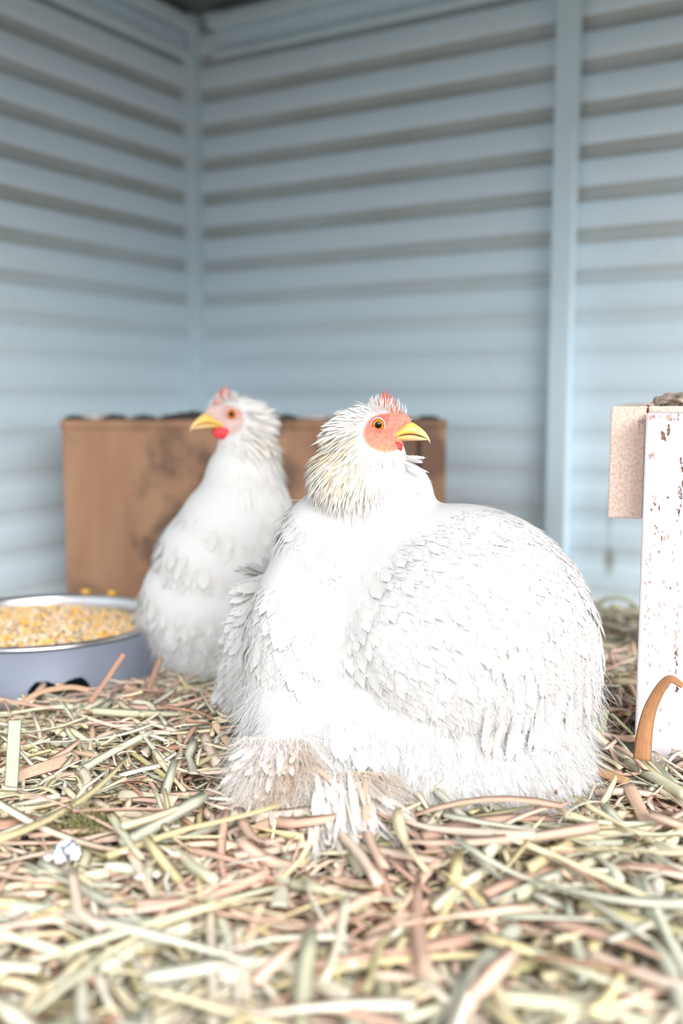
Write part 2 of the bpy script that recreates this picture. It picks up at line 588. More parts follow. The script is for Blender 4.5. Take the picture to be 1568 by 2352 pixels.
# top board, laid behind the leg flush with the rail
part_box('top_board', bench, (pl + .10 + .001, PY0 + .245, rz1 - .0085), (.20, .396, .017), 'rail', .0015, 'dirty top board')
part_box('leg', bench, (pl + .045, PY0 + .405, (rz1 - .018) / 2 - .003), (.09, .045, rz1 - .018 + .004), 'post', .0018)
for k, (px, py, r, Yk) in enumerate([(1519, 931, .0016, .905), (1531, 929, .0018, .92), (1488, 932, .001, .90), (1566, 917, .0022, .93)]):
    p = W(px, py, Yk)
    tag(lump('dropping', (p.x, p.y, rz1 + r * .5), (r * 1.3, r, r), 'dark', 50 + k, .8, 2), [
        'black crumb on the bench top, second from the left', 'largest black crumb in the middle of the bench top', 'tiny black crumb at the left corner of the bench top',
        'black crumb on the dirt heap at the right edge of the bench top'][k], 'dirt', 'black crumbs on the bench top')
p = W(1568, 930, .96)
tag(lump('dirt_heap', (p.x + .004, p.y, rz1 + .004), (.026, .03, .009), 'heap', 71, 1.0, 4), 'low heap of pale caked dirt on the bench top at right edge', 'dirt')

bench.rotation_euler.z = math.radians(-18.5)

# ------------------------------------------------------------------ feed bowl
BC = Vector((-0.379, 1.225, 0.0)); BR = 0.153
bowl_rim_z = 0.084
bowl = empty('feed_bowl', (BC.x, BC.y, 0.018))
tag(bowl, 'round steel and blue-grey feed bowl full of grain, left of the rear hen', 'bowl')


def lathe(prof, seg=96, center=BC):
    V = []; k = len(prof)
    for i in range(seg):
        t = 2 * PI * i / seg
        for (r, z) in prof: V.append((center.x + r * math.cos(t), center.y + r * math.sin(t), z))
    Fs = []
    for i in range(seg):
        for j in range(k - 1):
            a, b = i * k + j, ((i + 1) % seg) * k + j
            Fs.append((a, b, b + 1, a + 1))
    return np.array(V), np.array(Fs)


V_, F_ = lathe([(BR - .012, .036), (BR - .010, .060), (BR - .009, .078), (BR - .007, .0835), (BR - .002, bowl_rim_z + .0015), (BR + .003, .0838), (BR + .0035, .0805), (BR + .001, .079), (BR - .0055, .079), (BR - .008, .060), (BR - .0105, .034), (0.001, .031), (0.001, .033), (BR - .012, .036)])
link('basin', npmesh('basin', V_, [F_]), M['steel'], bowl)['label'] = 'shiny steel inner dish and rolled rim'
# skirt with finger notches
seg, rows = 420, 60
V_, F_ = [], []
notch_ang = math.atan2(W(140, 1590, 1.07).y - BC.y, W(140, 1590, 1.07).x - BC.x)
zlo, zhi = 0.014, 0.079
for sgn in (0, 1):
    for i in range(seg):
        t = 2 * PI * i / seg
        for j in range(rows):
            z = zlo + (zhi - zlo) * j / (rows - 1)
            r = BR + .004 + (.010 * (1 - j / (rows - 1)) ** 1.5) - .003 * sgn
            V_.append((BC.x + r * math.cos(t), BC.y + r * math.sin(t), z))


def in_notch(t, z):
    for na in (notch_ang, notch_ang + PI):
        d = (t - na + PI) % (2 * PI) - PI
        a = abs(d) * BR
        topz = .047 - .006 * math.exp(-(a / .008) ** 2)
        edge = .032
        if a < edge:
            tz = topz - max(0, (a - (edge - .010))) ** 2 / .010
            if z < tz: return True
    return False


nv = seg * rows
for sgn in (0, 1):
    for i in range(seg):
        for j in range(rows - 1):
            tm = 2 * PI * (i + .5) / seg; zm = zlo + (zhi - zlo) * (j + .5) / (rows - 1)
            if in_notch(tm, zm): continue
            a, b = sgn * nv + i * rows + j, sgn * nv + ((i + 1) % seg) * rows + j
            F_.append((a, b, b + 1, a + 1) if sgn == 0 else (a, a + 1, b + 1, b))
link('skirt', npmesh('skirt', np.array(V_), [np.array(F_)]), M['bowl'], bowl)['label'] = 'blue-grey outer skirt with a dark finger slot'
V_, F_ = lathe([(BR - .012, .012), (BR - .003, .012), (BR - .003, .022), (BR - .012, .022), (BR - .012, .012)])
link('rubber_ring', npmesh('rubber_ring', V_, [F_]), M['teal'], bowl)['label'] = 'dark teal rubber ring under the skirt'

# grain: small low-poly kernels, heaped
bm = bmesh.new(); bmesh.ops.create_icosphere(bm, subdivisions=1, radius=1.0)
ICO_V = np.array([v.co[:] for v in bm.verts]); ICO_F = np.array([[v.index for v in f.verts] for f in bm.faces]); bm.free()


def rand_rot(n, rng):
    q = rng.standard_normal((n, 4)); q /= np.linalg.norm(q, axis=1, keepdims=True)
    w, x, y, z = q.T
    return np.stack([np.stack([1 - 2 * (y * y + z * z), 2 * (x * y - z * w), 2 * (x * z + y * w)], -1),
                     np.stack([2 * (x * y + z * w), 1 - 2 * (x * x + z * z), 2 * (y * z - x * w)], -1),
                     np.stack([2 * (x * z - y * w), 2 * (y * z + x * w), 1 - 2 * (x * x + y * y)], -1)], 1)


def kernels(name, P, S, C, rng):
    n = len(P)
    R = rand_rot(n, rng)
    v = ICO_V[None] * S[:, None, :]
    v = np.einsum('nij,nkj->nki', R, v) + P[:, None, :]
    Fk = (ICO_F[None] + (np.arange(n) * len(ICO_V))[:, None, None]).reshape(-1, 3)
    return npmesh(name, v.reshape(-1, 3), [Fk], True, np.repeat(C, len(ICO_V), axis=0))


GCOL = np.array([(0.86, 0.50, 0.10), (0.82, 0.44, 0.08), (0.74, 0.56, 0.36), (0.80, 0.64, 0.44), (0.62, 0.44, 0.28), (0.70, 0.52, 0.40), (0.36, 0.34, 0.20), (0.84, 0.72, 0.50), (0.26, 0.20, 0.14), (0.78, 0.58, 0.44)])
n = 9000
r = (BR - .016) * np.sqrt(RNG.random(n)); t = RNG.random(n) * 2 * PI
hz = .067 + .016 * (1 - (r / (BR - .012)) ** 2) + .004 * np.sin(r * 60 + t * 3)
P = np.stack([BC.x + r * np.cos(t), BC.y + r * np.sin(t), hz + RNG.uniform(-.006, .002, n)], 1)
pick = RNG.choice(10, n, p=[.10, .06, .17, .16, .11, .12, .07, .10, .03, .08])
S = np.stack([RNG.uniform(.0022, .0038, n), RNG.uniform(.0016, .0026, n), RNG.uniform(.0013, .002, n)], 1)
S[pick < 2] *= 1.35
C = GCOL[pick] * RNG.uniform(.85, 1.1, (n, 1))
g = link('mixed_grain', kernels('mixed_grain', P, S, C, RNG), M['grain'])
tag(g, 'heap of yellow corn and mixed grain filling the steel bowl', 'grain', kind='stuff')


# ------------------------------------------------------------------ feathers (numpy)
def nrm(a):
    return a / np.maximum(np.linalg.norm(a, axis=-1, keepdims=True), 1e-9)


def feathers(P, D, Nn, L, Wd, curl, C0, C1, rng, stations=6, barbs=0, lanceolate=False):
    """curved vanes; D shaft direction, Nn surface normal; returns V, quads, tris, colours"""
    n = len(P)
    S = nrm(np.cross(D, Nn)); Nn = nrm(np.cross(S, D))
    t = np.linspace(0, 1, stations)
    if lanceolate:
        prof = np.maximum(np.sin(PI * np.clip(t * .93 + .07, 0, 1)) ** .8, 0.02)
    else:
        prof = np.maximum((t + .08) ** .55 * (1 - t ** 3.2) ** .62, 0.03)
    # bend: angle grows along the length, towards the body
    th = curl[:, None] * t[None] ** 1.3
    dt = np.diff(t, prepend=0)
    cx = np.cumsum(np.cos(th) * dt[None], 1) * L[:, None]
    cz = -np.cumsum(np.sin(th) * dt[None], 1) * L[:, None]
    Cn = P[:, None] + D[:, None] * cx[..., None] + Nn[:, None] * cz[..., None]
    w = Wd[:, None] * prof[None]
    up = Nn[:, None] * np.cos(th)[..., None] + D[:, None] * np.sin(th)[..., None]
    Lf = Cn - S[:, None] * w[..., None] - up * (w * .22)[..., None]
    Rt = Cn + S[:, None] * w[..., None] - up * (w * .22)[..., None]
    V = np.stack([Lf, Cn, Rt], 2)                     # n, st, 3, 3
    base = (np.arange(n) * stations * 3)[:, None, None]
    i = np.arange(stations - 1)[None, :, None] * 3
    j = np.arange(2)[None, None, :]
    a = base + i + j
    Q = np.stack([a, a + 1, a + 4, a + 3], -1).reshape(-1, 4)
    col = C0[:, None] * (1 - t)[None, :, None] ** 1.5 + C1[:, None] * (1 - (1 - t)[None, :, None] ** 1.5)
    col = np.repeat(col[:, :, None], 3, 2).reshape(-1, 3)
    V = V.reshape(-1, 3)
    T = None
    if barbs:
        m = barbs
        tb = rng.uniform(.25, 1.0, (n, m)); side = np.sign(rng.uniform(-1, 1, (n, m)))
        idx = np.clip((tb * (stations - 1)).astype(int), 0, stations - 1)
        r_ = np.arange(n)[:, None]
        cpt = Cn[r_, idx]; ww = w[r_, idx]
        ang = rng.uniform(.25, .75, (n, m)) * side
        bd = D[:, None] * np.cos(ang)[..., None] + S[:, None] * np.sin(ang)[..., None] + up[r_, idx] * rng.uniform(-.25, .15, (n, m))[..., None] + (-Nn[:, None]) * (np.sin(th[r_, idx]) * .8)[..., None]
        bl = Wd[:, None] * rng.uniform(.45, 1.0, (n, m))
        st = cpt + S[:, None] * (side * ww * .75)[..., None]
        bw = np.maximum(bl * .05, .00018)
        pv = np.cross(bd, up[r_, idx]); pv = nrm(pv)
        A = st - pv * bw[..., None]; B = st + pv * bw[..., None]; E = st + bd * bl[..., None]
        tv = np.stack([A, B, E], 2).reshape(-1, 3)
        T = np.arange(len(tv)).reshape(-1, 3) + len(V)
        V = np.concatenate([V, tv]); col = np.concatenate([col, np.repeat(C1, m * 3, axis=0)])
    return V, Q, T, col


def strands(P, D, L, w, sag, C, rng, k=4):
    """thin tapering curved filaments"""
    n = len(P)
    rnd = nrm(rng.standard_normal((n, 3))); S = nrm(np.cross(D, rnd)); up = nrm(np.cross(S, D))
    t = np.linspace(0, 1, k)
    b = rng.uniform(-1, 1, n) * sag
    Cn = P[:, None] + D[:, None] * (t[None] * L[:, None])[..., None] + up[:, None] * ((t ** 2)[None] * (b * L)[:, None])[..., None]
    Cn[..., 2] -= (t ** 2)[None] * (sag * .5 * L)[:, None]
    ww = w[:, None] * (1 - t[None] * .9)
    V = np.stack([Cn - S[:, None] * ww[..., None], Cn + S[:, None] * ww[..., None]], 2).reshape(-1, 3)
    a = (np.arange(n) * k * 2)[:, None] + np.arange(k - 1)[None] * 2
    Q = np.stack([a, a + 1, a + 3, a + 2], -1).reshape(-1, 4)
    return V, Q, None, np.repeat(C, k * 2, axis=0)


def merge(parts):
    Vs, Qs, Ts, Cs = [], [], [], []; off = 0
    for V, Q, T, c in parts:
        Vs.append(V); Cs.append(c)
        if Q is not None: Qs.append(Q + off)
        if T is not None: Ts.append(T + off)
        off += len(V)
    Fs = []
    if Qs: Fs.append(np.concatenate(Qs))
    if Ts: Fs.append(np.concatenate(Ts))
    return np.concatenate(Vs), Fs, np.concatenate(Cs)


def blob_body(name, ells, voxel=0.0022, smooth=14):
    """one continuous skin around overlapping ellipsoids"""
    bm = bmesh.new()
    for (c, r, rot) in ells:
        m = Matrix.Translation(Vector(c)) @ (rot.to_4x4() if rot is not None else Matrix.Identity(4)) @ Matrix.Diagonal((r[0], r[1], r[2], 1))
        bmesh.ops.create_uvsphere(bm, u_segments=40, v_segments=24, radius=1.0, matrix=m)
    me = bpy.data.meshes.new(name + '_src'); bm.to_mesh(me); bm.free()
    ob = bpy.data.objects.new(name + '_src', me); COL.objects.link(ob)
    md = ob.modifiers.new('r', 'REMESH'); md.mode = 'VOXEL'; md.voxel_size = voxel
    sm = ob.modifiers.new('s', 'SMOOTH'); sm.factor = 0.5; sm.iterations = smooth
    dg = bpy.context.evaluated_depsgraph_get(); dg.update()
    out = bpy.data.meshes.new_from_object(ob.evaluated_get(dg))
    out.name = name
    bpy.data.objects.remove(ob); bpy.data.meshes.remove(me)
    for p in out.polygons: p.use_smooth = True
    return out


def mesh_samples(me, n, rng, weight=None):
    nvt = len(me.vertices)
    co = np.empty(nvt * 3, dtype=np.float32); me.vertices.foreach_get('co', co); co = co.reshape(-1, 3)
    me.calc_loop_triangles()
    tri = np.empty(len(me.loop_triangles) * 3, dtype=np.int32); me.loop_triangles.foreach_get('vertices', tri); tri = tri.reshape(-1, 3)
    A, B, Cc = co[tri[:, 0]], co[tri[:, 1]], co[tri[:, 2]]
    cr = np.cross(B - A, Cc - A); ar = np.linalg.norm(cr, axis=1)
    cen = (A + B + Cc) / 3
    wt = ar * (weight(cen, nrm(cr)) if weight else 1.0)
    wt = wt / wt.sum()
    k = rng.choice(len(tri), n, p=wt)
    u = rng.random((n, 2)); fl_ = u.sum(1) > 1; u[fl_] = 1 - u[fl_]
    P = A[k] + (B[k] - A[k]) * u[:, :1] + (Cc[k] - A[k]) * u[:, 1:]
    return P.astype(float), nrm(cr[k]).astype(float)


WHITE = np.array((0.655, 0.647, 0.640)); ROOT = np.array((0.60, 0.53, 0.43))  # ROOT tints feather bases cream, painting shading into the creases between feathers


def make_head(hen, O, fwd, s, camside):
    """beak, eyes, comb, wattles as parts; O = mid-plane point between the eyes"""
    fwd = Vector(fwd).normalized(); up = Vector((0, 0, 1)); up = (up - fwd * up.dot(fwd)).normalized()
    lat = up.cross(fwd).normalized()
    if lat.dot(Vector(camside)) < 0: lat = -lat
    k = 0.000374 * s

    def L3(u, v, w): return O + fwd * (u * s) + lat * (v * s) + up * (w * s)

    def px(a, b): return ((a - 869) * .000374, (975 - b) * .000374)
    # beak
    def mand(stations, name, lower, label):
        V, Fs, Cc = [], [], []
        m = 11
        for q, (x, t_, b_, hw) in enumerate(stations):
            u, wt = px(x, t_); _, wbm = px(x, b_)
            for i in range(m):
                a = PI * i / (m - 1)
                if not lower:
                    v = hw * math.cos(a); w = wbm + (wt - wbm) * math.sin(a) ** .75
                else:
                    v = hw * math.cos(a); w = wt - (wt - wbm) * math.sin(a) ** .8
                V.append(L3(u, v, w))
                f = q / (len(stations) - 1)
                yel = np.array((0.84, 0.50, 0.07)); tip = np.array((0.86, 0.70, 0.42))
                Cc.append(yel * (1 - f ** 2) + tip * f ** 2 if not lower else yel * .97 * (1 - f) + tip * f)
        for q in range(len(stations) - 1):
            for i in range(m - 1):
                a = q * m + i
                Fs.append((a, a + 1, a + m + 1, a + m))
            Fs.append((q * m + m - 1, q * m, (q + 1) * m, (q + 1) * m + m - 1))
        me = npmesh(name, np.array([v[:] for v in V]), [np.array(Fs)], True, np.array(Cc))
        o = link(name, me, M['beak'], hen)
        sub = o.modifiers.new('sub', 'SUBSURF'); sub.levels = 1; sub.render_levels = 2
        o['label'] = label
        return o
    ub = mand([(893, 1001, 1008, .0112), (904, 993, 1006, .0110), (916, 984, 1001, .0104), (927, 975, 997, .0095), (936, 967, 995.5, .0086), (946, 965, 994.5, .0073), (960, 974, 996, .0058), (972, 982, 999.5, .0043), (980, 990, 1003.5, .0030), (986, 999, 1009, .0015), (989.5, 1007, 1013, .0008), (991, 1014, 1015.5, .0002)],
              'upper_beak', False, 'curved yellow upper beak with pale hooked tip')
    mand([(890, 1007, 1014, .0112), (904, 1004, 1014, .0106), (920, 999, 1012.5, .0094), (936, 995.5, 1011, .0078), (952, 996, 1010, .0060), (966, 999.5, 1009.5, .0040), (977, 1002.5, 1008, .0018), (983, 1005, 1007.5, .0005)],
         'lower_beak', True, 'yellow lower beak')
    # nostrils
    for sd in (1, -1):
        bm = bmesh.new(); bmesh.ops.create_uvsphere(bm, u_segments=12, v_segments=8, radius=1.0)
        u, w = px(936, 977)
        c = L3(u, sd * .0062, w)
        R = Matrix((fwd, lat, up)).transposed().to_4x4()
        bmesh.ops.transform(bm, matrix=Matrix.Translation(c) @ R @ Matrix.Rotation(.25, 4, 'Y') @ Matrix.Diagonal((.0024 * s, .0009 * s, .0005 * s, 1)), verts=bm.verts)
        n_ = link('nostril', bm_mesh('nostril', bm, True), M['rust'], hen)
        n_.parent = ub; n_.matrix_parent_inverse = (Matrix.Translation(hen.location)).inverted()
    # eyes with iris, pupil and eyelid
    for sd in (1, -1):
        R0 = .0068 * s
        c = L3(0.0, sd * .0110, 0.0)
        ax = (lat * sd + fwd * .14 + up * .02).normalized()
        e1 = ax.orthogonal().normalized(); e2 = ax.cross(e1)
        V, Cc = [], []
        rings, sg = 40, 40
        for i in range(rings):
            th = PI * .62 * i / (rings - 1)
            for j in range(sg):
                ph = 2 * PI * j / sg
                V.append((c + (ax * math.cos(th) + (e1 * math.cos(ph) + e2 * math.sin(ph)) * math.sin(th)) * R0)[:])
                rr = math.sin(th) if th < PI / 2 else 1
                rr = th / (PI / 2)
                if rr < .27: cc = (.004, .004, .006)
                elif rr < .30: cc = (.20, .05, .01)
                elif rr < .48: cc = (.80, .20, .012)
                elif rr < .54: cc = (.50, .10, .015)
                elif rr < .60: cc = (.05, .015, .01)
                else: cc = (.80, .72, .66)
                Cc.append(cc)
        Fs = [(i * sg + j, (i + 1) * sg + j, (i + 1) * sg + (j + 1) % sg, i * sg + (j + 1) % sg) for i in range(rings - 1) for j in range(sg)]
        eo = link('eye', npmesh('eye', np.array(V), [np.array(Fs)], True, np.array(Cc)), M['eye'], hen)
        eo['label'] = 'round amber eye with black pupil'
        # eyelid torus, almond
        V, Fs = [], []
        n1, n2 = 40, 10
        for i in range(n1):
            a = 2 * PI * i / n1
            rx_, rz_ = .0058 * s, .0054 * s
            cen = c + ax * (.0043 * s) + fwd * (rx_ * math.cos(a) + (.0012 * s * max(0, math.cos(a)) ** 2)) + up * (rz_ * math.sin(a) - .0008 * s * max(0, math.cos(a)) ** 2)
            rad = (fwd * math.cos(a) + up * math.sin(a)).normalized()
            for j in range(n2):
                b = 2 * PI * j / n2
                V.append((cen + (rad * math.cos(b) + ax * math.sin(b)) * .00075 * s)[:])
        Fs = [(i * n2 + j, ((i + 1) % n1) * n2 + j, ((i + 1) % n1) * n2 + (j + 1) % n2, i * n2 + (j + 1) % n2) for i in range(n1) for j in range(n2)]
        lo_ = link('eyelid', npmesh('eyelid', np.array(V), [np.array(Fs)]), M['lid'], hen)
        lo_.parent = eo; lo_.matrix_parent_inverse = Matrix.Translation(hen.location).inverted()
    # comb
    V, Fs = [], []
    tips = [(866, 922, 912), (873, 918, 903), (879, 918, 894), (887, 920, 901), (895, 922, 905), (903, 928, 916), (911, 940, 929), (918, 950, 941)]
    sg = 8
    for (x, yb, yt) in tips:
        u, wt_ = px(x, yt); ub_, wb_ = px(x + 5, yb + 26)
        for q in range(7):
            f = q / 6
            rad = .0023 * (1 - f) ** .5 * (1 + .3 * math.sin(f * 9)) if q < 6 else .0002
            for j in range(sg):
                a = 2 * PI * j / sg
                V.append(L3(ub_ + (u - ub_) * f + rad * math.cos(a), rad * .7 * math.sin(a) + .001 * math.sin(x), wb_ + (wt_ - wb_) * f)[:])
        b0 = len(V) - 7 * sg
        for q in range(6):
            for j in range(sg):
                Fs.append((b0 + q * sg + j, b0 + q * sg + (j + 1) % sg, b0 + (q + 1) * sg + (j + 1) % sg, b0 + (q + 1) * sg + j))
    link('comb', npmesh('comb', np.array(V), [np.array(Fs)]), M['comb'], hen)['label'] = 'small spiky red comb'
    # wattles
    for sd in (1, -1):
        bm = bmesh.new(); bmesh.ops.create_uvsphere(bm, u_segments=32, v_segments=20, radius=1.0)
        for v in bm.verts: v.co *= 1 + .08 * math.sin(v.co.x * 7) * math.sin(v.co.z * 9)
        u, w = px(903, 1027)
        R = Matrix((fwd, lat * 1.0, up)).transposed().to_4x4()
        bmesh.ops.transform(bm, matrix=Matrix.Translation(L3(u, sd * .0132, w)) @ R @ Matrix.Rotation(-.18, 4, 'Y') @ Matrix.Diagonal((.0095 * s, .0042 * s, .0062 * s, 1)), verts=bm.verts)
        link('wattle', bm_mesh('wattle', bm, True), M['wattle'], hen)['label'] = 'bright red wattle'
    return L3, fwd, lat, up


def head_ells(O, fwd, s, camside):
    fwd = Vector(fwd).normalized(); up = Vector((0, 0, 1)); up = (up - fwd * up.dot(fwd)).normalized()
    lat = up.cross(fwd).normalized()
    R = Matrix((fwd, lat, up)).transposed()
    out = []
    for (c, r) in [((-.008, 0, .002), (.023, .0150, .0160)), ((.011, 0, .000), (.0135, .0098, .0130)), ((.013, 0, -.005), (.0095, .0082, .010)), ((.002, 0, -.010), (.0150, .0135, .0110)), ((.004, 0, -.016), (.0120, .0085, .0070)), ((-.022, 0, -.008), (.020, .017, .022)), ((.020, 0, .004), (.0085, .0062, .0080))]:
        out.append((O + fwd * c[0] * s + lat * c[1] * s + up * c[2] * s, tuple(x * s for x in r), R))
    return out


def make_hen(name, label, base, ells, O, fwd, s, camside, cfg, seed):
    rng = np.random.default_rng(seed)
    hen = empty(name, base)
    tag(hen, label, 'hen')
    me = blob_body('body', ells + head_ells(O, fwd, s, camside), cfg.get('voxel', .0022))
    L3, f, lat, up = make_head(hen, O, fwd, s, camside)
    nv0 = len(me.vertices); c0 = np.empty(nv0 * 3, dtype=np.float32); me.vertices.foreach_get('co', c0); c0 = c0.reshape(-1, 3).astype(float)
    ed = np.empty(len(me.edges) * 2, dtype=np.int32); me.edges.foreach_get('vertices', ed); ed = ed.reshape(-1, 2)
    i0 = np.concatenate([ed[:, 0], ed[:, 1]]); i1 = np.concatenate([ed[:, 1], ed[:, 0]]); deg = np.bincount(i0, minlength=nv0)[:, None]
    wsm = np.clip((O.z - .045 * s - c0[:, 2]) / .03, 0, 1)[:, None] * .9
    for _ in range(cfg.get('smooth', 30)):
        av = np.stack([np.bincount(i0, weights=c0[i1, q], minlength=nv0) for q in range(3)], 1) / np.maximum(deg, 1)
        c0 = c0 + (av - c0) * wsm
    me.vertices.foreach_set('co', c0.astype(np.float32).ravel()); me.update()
    Of, ff, ll, uu = np.array(O), np.array(f), np.array(lat), np.array(up)

    def loc(P):
        d = (P - Of) / s
        return d @ ff, d @ ll, d @ uu

    def face_mask(P):      # 1 inside bare skin
        u, v, w = loc(P)
        e1 = ((u - .008) / .0195) ** 2 + ((w + .006) / .0165) ** 2
        e2 = ((u - .018) / .010) ** 2 + ((w - .007) / .010) ** 2
        e = np.minimum(e1, e2)
        return np.clip((1.12 - e) / .25, 0, 1) * (np.abs(v) < .03) * (np.abs(u) < .04)
    # skin colours on the continuous body
    nvt = len(me.vertices); co = np.empty(nvt * 3, dtype=np.float32); me.vertices.foreach_get('co', co); co = co.reshape(-1, 3).astype(float)
    mk = face_mask(co)[:, None] * cfg.get('bare', 1.0)
    u, v, w = loc(co); mk = np.maximum(mk, face_mask(co)[:, None] * np.exp(-(((u + .001) / .010) ** 2 + ((w - .001) / .008) ** 2))[:, None] ** .5)
    red = np.array((0.52, 0.065, 0.045)); pink = np.array((0.62, 0.255, 0.18)); org = np.array((0.66, 0.28, 0.12))
    ns = (.5 + .5 * np.sin(u * 900 + 3 * np.sin(w * 700)) * np.sin(w * 1100 + 2 * np.sin(u * 800)))[:, None]
    around = np.exp(-(((u) / .012) ** 2 + ((w - .004) / .009) ** 2))[:, None]
    low = np.clip((-w - .010) / .010, 0, 1)[:, None]
    skin = pink * (1 - .8 * around) + red * .8 * around
    skin = skin * (1 - low * .6) + org * low * .6
    skin = skin * (.78 + .40 * ns) + .05 * (ns > .8)
    c = WHITE * (1 - mk) + skin * mk
    a = me.color_attributes.new('Col', 'FLOAT_COLOR', 'POINT')
    cc = np.ones((nvt, 4), dtype=np.float32); cc[:, :3] = c; a.data.foreach_set('color', cc.ravel())
    body = link('body', me, M['skin'], hen)

    S = np.array(cfg['shoulder']); hackle_z = cfg['hackle_z']; nx_ = np.array(cfg['neck_xy'])
    face_c = np.array(L3(.012, 0, -.004))

    def flow(P, Nn):
        d = nrm(P - S) * np.array(cfg.get('flow_scale', (1, 1, 1))) + np.array((0, 0, -.55))
        rad = P[:, :2] - nx_; rad = rad / np.maximum(np.linalg.norm(rad, axis=1, keepdims=True), 1e-6)
        dn = np.concatenate([rad * .45, -np.ones((len(P), 1))], 1)
        k = np.clip((P[:, 2] - hackle_z) / .03 + .5, 0, 1)[:, None] * (np.linalg.norm(P[:, :2] - nx_, axis=1) < cfg['neck_r'])[:, None]
        d = d * (1 - k) + dn * k
        hd = nrm(P - face_c) + np.array((0, 0, -.22))
        kh = np.clip((P[:, 2] - (O.z - .055 * s)) / (.025), 0, 1)[:, None]
        d = d * (1 - kh) + hd * kh
        d = d + rng.standard_normal(d.shape) * .10
        d = d - Nn * (d * Nn).sum(1, keepdims=True)
        return nrm(d)
    yc = np.array(cfg['yellow'])

    def tint(P, jitter=.02):
        n = len(P)
        y = np.exp(-(np.linalg.norm(P - yc, axis=1) / (.032 * s)) ** 2)[:, None]
        y = y * cfg.get('yamt', .75) * (rng.random((n, 1)) < .55); base_ = WHITE * (1 - y * .8) + np.array((.66, .53, .30)) * y * .8
        dirty = np.clip((cfg['dirt_z'] - P[:, 2]) / .05, 0, 1)[:, None] * (.35 + .65 * (np.sin(P[:, :1] * 60 + 1) * np.sin(P[:, 2:] * 70) > .0))
        base_ = base_ * (1 - dirty * .35) + np.array((.44, .34, .25)) * dirty * .35
        return np.clip(base_ * (1 + rng.standard_normal((n, 1)) * jitter), 0, .92)

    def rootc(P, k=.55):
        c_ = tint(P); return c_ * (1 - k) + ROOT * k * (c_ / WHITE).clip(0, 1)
    # contour feathers
    wbody = lambda c_, n_: np.clip((O.z - .040 * s - c_[:, 2]) / .03, 0, 1) * (c_[:, 2] > .012)
    nC = cfg['n_contour']
    P, Nn = mesh_samples(me, nC, rng, wbody)
    D = flow(P, Nn)
    lift = rng.uniform(.035, .11, nC)[:, None]
    D2 = nrm(D * np.cos(lift) + Nn * np.sin(lift))
    sc_ = np.clip((O.z - P[:, 2]) / .12, .45, 1.0)
    lowf = np.clip((.10 - P[:, 2]) / .06, 0, 1)
    Lf = rng.uniform(.030, .046, nC) * sc_ * (1 + .25 * lowf)
    Wf = Lf * rng.uniform(.22, .30, nC)
    curl = Lf / .085 * rng.uniform(.45, .85, nC)
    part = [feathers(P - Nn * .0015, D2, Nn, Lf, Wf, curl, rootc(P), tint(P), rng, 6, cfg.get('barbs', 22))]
    V, Fs, c_ = merge(part)
    nb = cfg.get('barbs', 22)
    nrl = np.concatenate([np.repeat(Nn, 18, axis=0), np.repeat(Nn, nb * 3, axis=0)])
    nrl = nrm(nrl + np.random.default_rng(1).standard_normal(nrl.shape) * .05)
    link('plumage', npmesh('plumage', V, Fs, True, c_, nor=nrl), M['feather'], hen)
    # down and fluff: lower body, silhouette
    nD = cfg['n_down']
    wdown = lambda c_, n_: (.0 + 2.2 * np.clip((.125 - c_[:, 2]) / .08, 0, 1)) * (c_[:, 2] < O.z - .05 * s) * (c_[:, 2] > .01)
    P, Nn = mesh_samples(me, nD, rng, wdown)
    D = nrm(flow(P, Nn) * .8 + Nn * rng.uniform(.15, .9, (nD, 1)) + rng.standard_normal((nD, 3)) * .25)
    part = [strands(P, D, rng.uniform(.012, .028, nD), np.full(nD, .00022), .5, tint(P), rng)]
    V, Fs, c_ = merge(part)
    link('down', npmesh('down', V, Fs, True, c_), M['feather'], hen)
    # neck hackle: narrow pointed feathers
    nH = cfg['n_hackle']
    whk = lambda c_, n_: (c_[:, 2] > O.z - .115 * s) * np.clip((c_[:, 2] - O.z + .115 * s) / (.06 * s), 0, 1) * (1 - face_mask(c_)) * (1 + 3 * (c_[:, 2] > O.z - .05 * s)) * (((c_ - Of) @ ff) / s < .026)
    P, Nn = mesh_samples(me, nH, rng, whk)
    D = flow(P, Nn)
    u_, v_, w_ = loc(P)
    back = np.clip((-u_ + .012) / .02, 0, 1)
    lift = ((rng.uniform(.03, .22, nH) + .25 * (rng.random(nH) < .07)) * (.45 + .55 * back))[:, None]
    D2 = nrm(D * np.cos(lift) + Nn * np.sin(lift) + rng.standard_normal((nH, 3)) * .07)
    Lh = rng.uniform(.016, .028, nH) * s * (.5 + .5 * np.clip(-w_ / .02 + .7, 0, 1)) * (.55 + .45 * back)
    near = np.clip(u_ / .02, 0, 1)
    Lh = Lh * (1 - .3 * near)
    Wh = rng.uniform(.0006, .0012, nH) * s
    yk = np.exp(-(np.linalg.norm(P - yc, axis=1) / (.028 * s)) ** 2)[:, None] * cfg.get('yamt', .75); yroot = rootc(P, .3) * (1 - yk) + np.array((.62, .44, .18)) * yk
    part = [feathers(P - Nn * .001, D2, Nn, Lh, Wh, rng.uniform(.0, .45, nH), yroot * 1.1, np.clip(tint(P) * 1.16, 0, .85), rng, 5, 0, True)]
    V, Fs, c_ = merge(part)
    link('hackle', npmesh('hackle', V, Fs, True, c_), M['feather'], hen)['label'] = 'narrow cream hackle feathers round the neck'
    # crest bristles round the comb, and hair-like bristles on the face
    nB = 150
    P, Nn = mesh_samples(me, nB, rng, lambda c_, n_: ((loc(c_)[2] > .009) * (loc(c_)[0] > -.008) * (loc(c_)[0] < .024)).astype(float))
    D = nrm(np.tile(uu + ff * -.05, (nB, 1)) * .9 + Nn * .35 + rng.standard_normal((nB, 3)) * .14)
    u_, v_, w_ = loc(P)
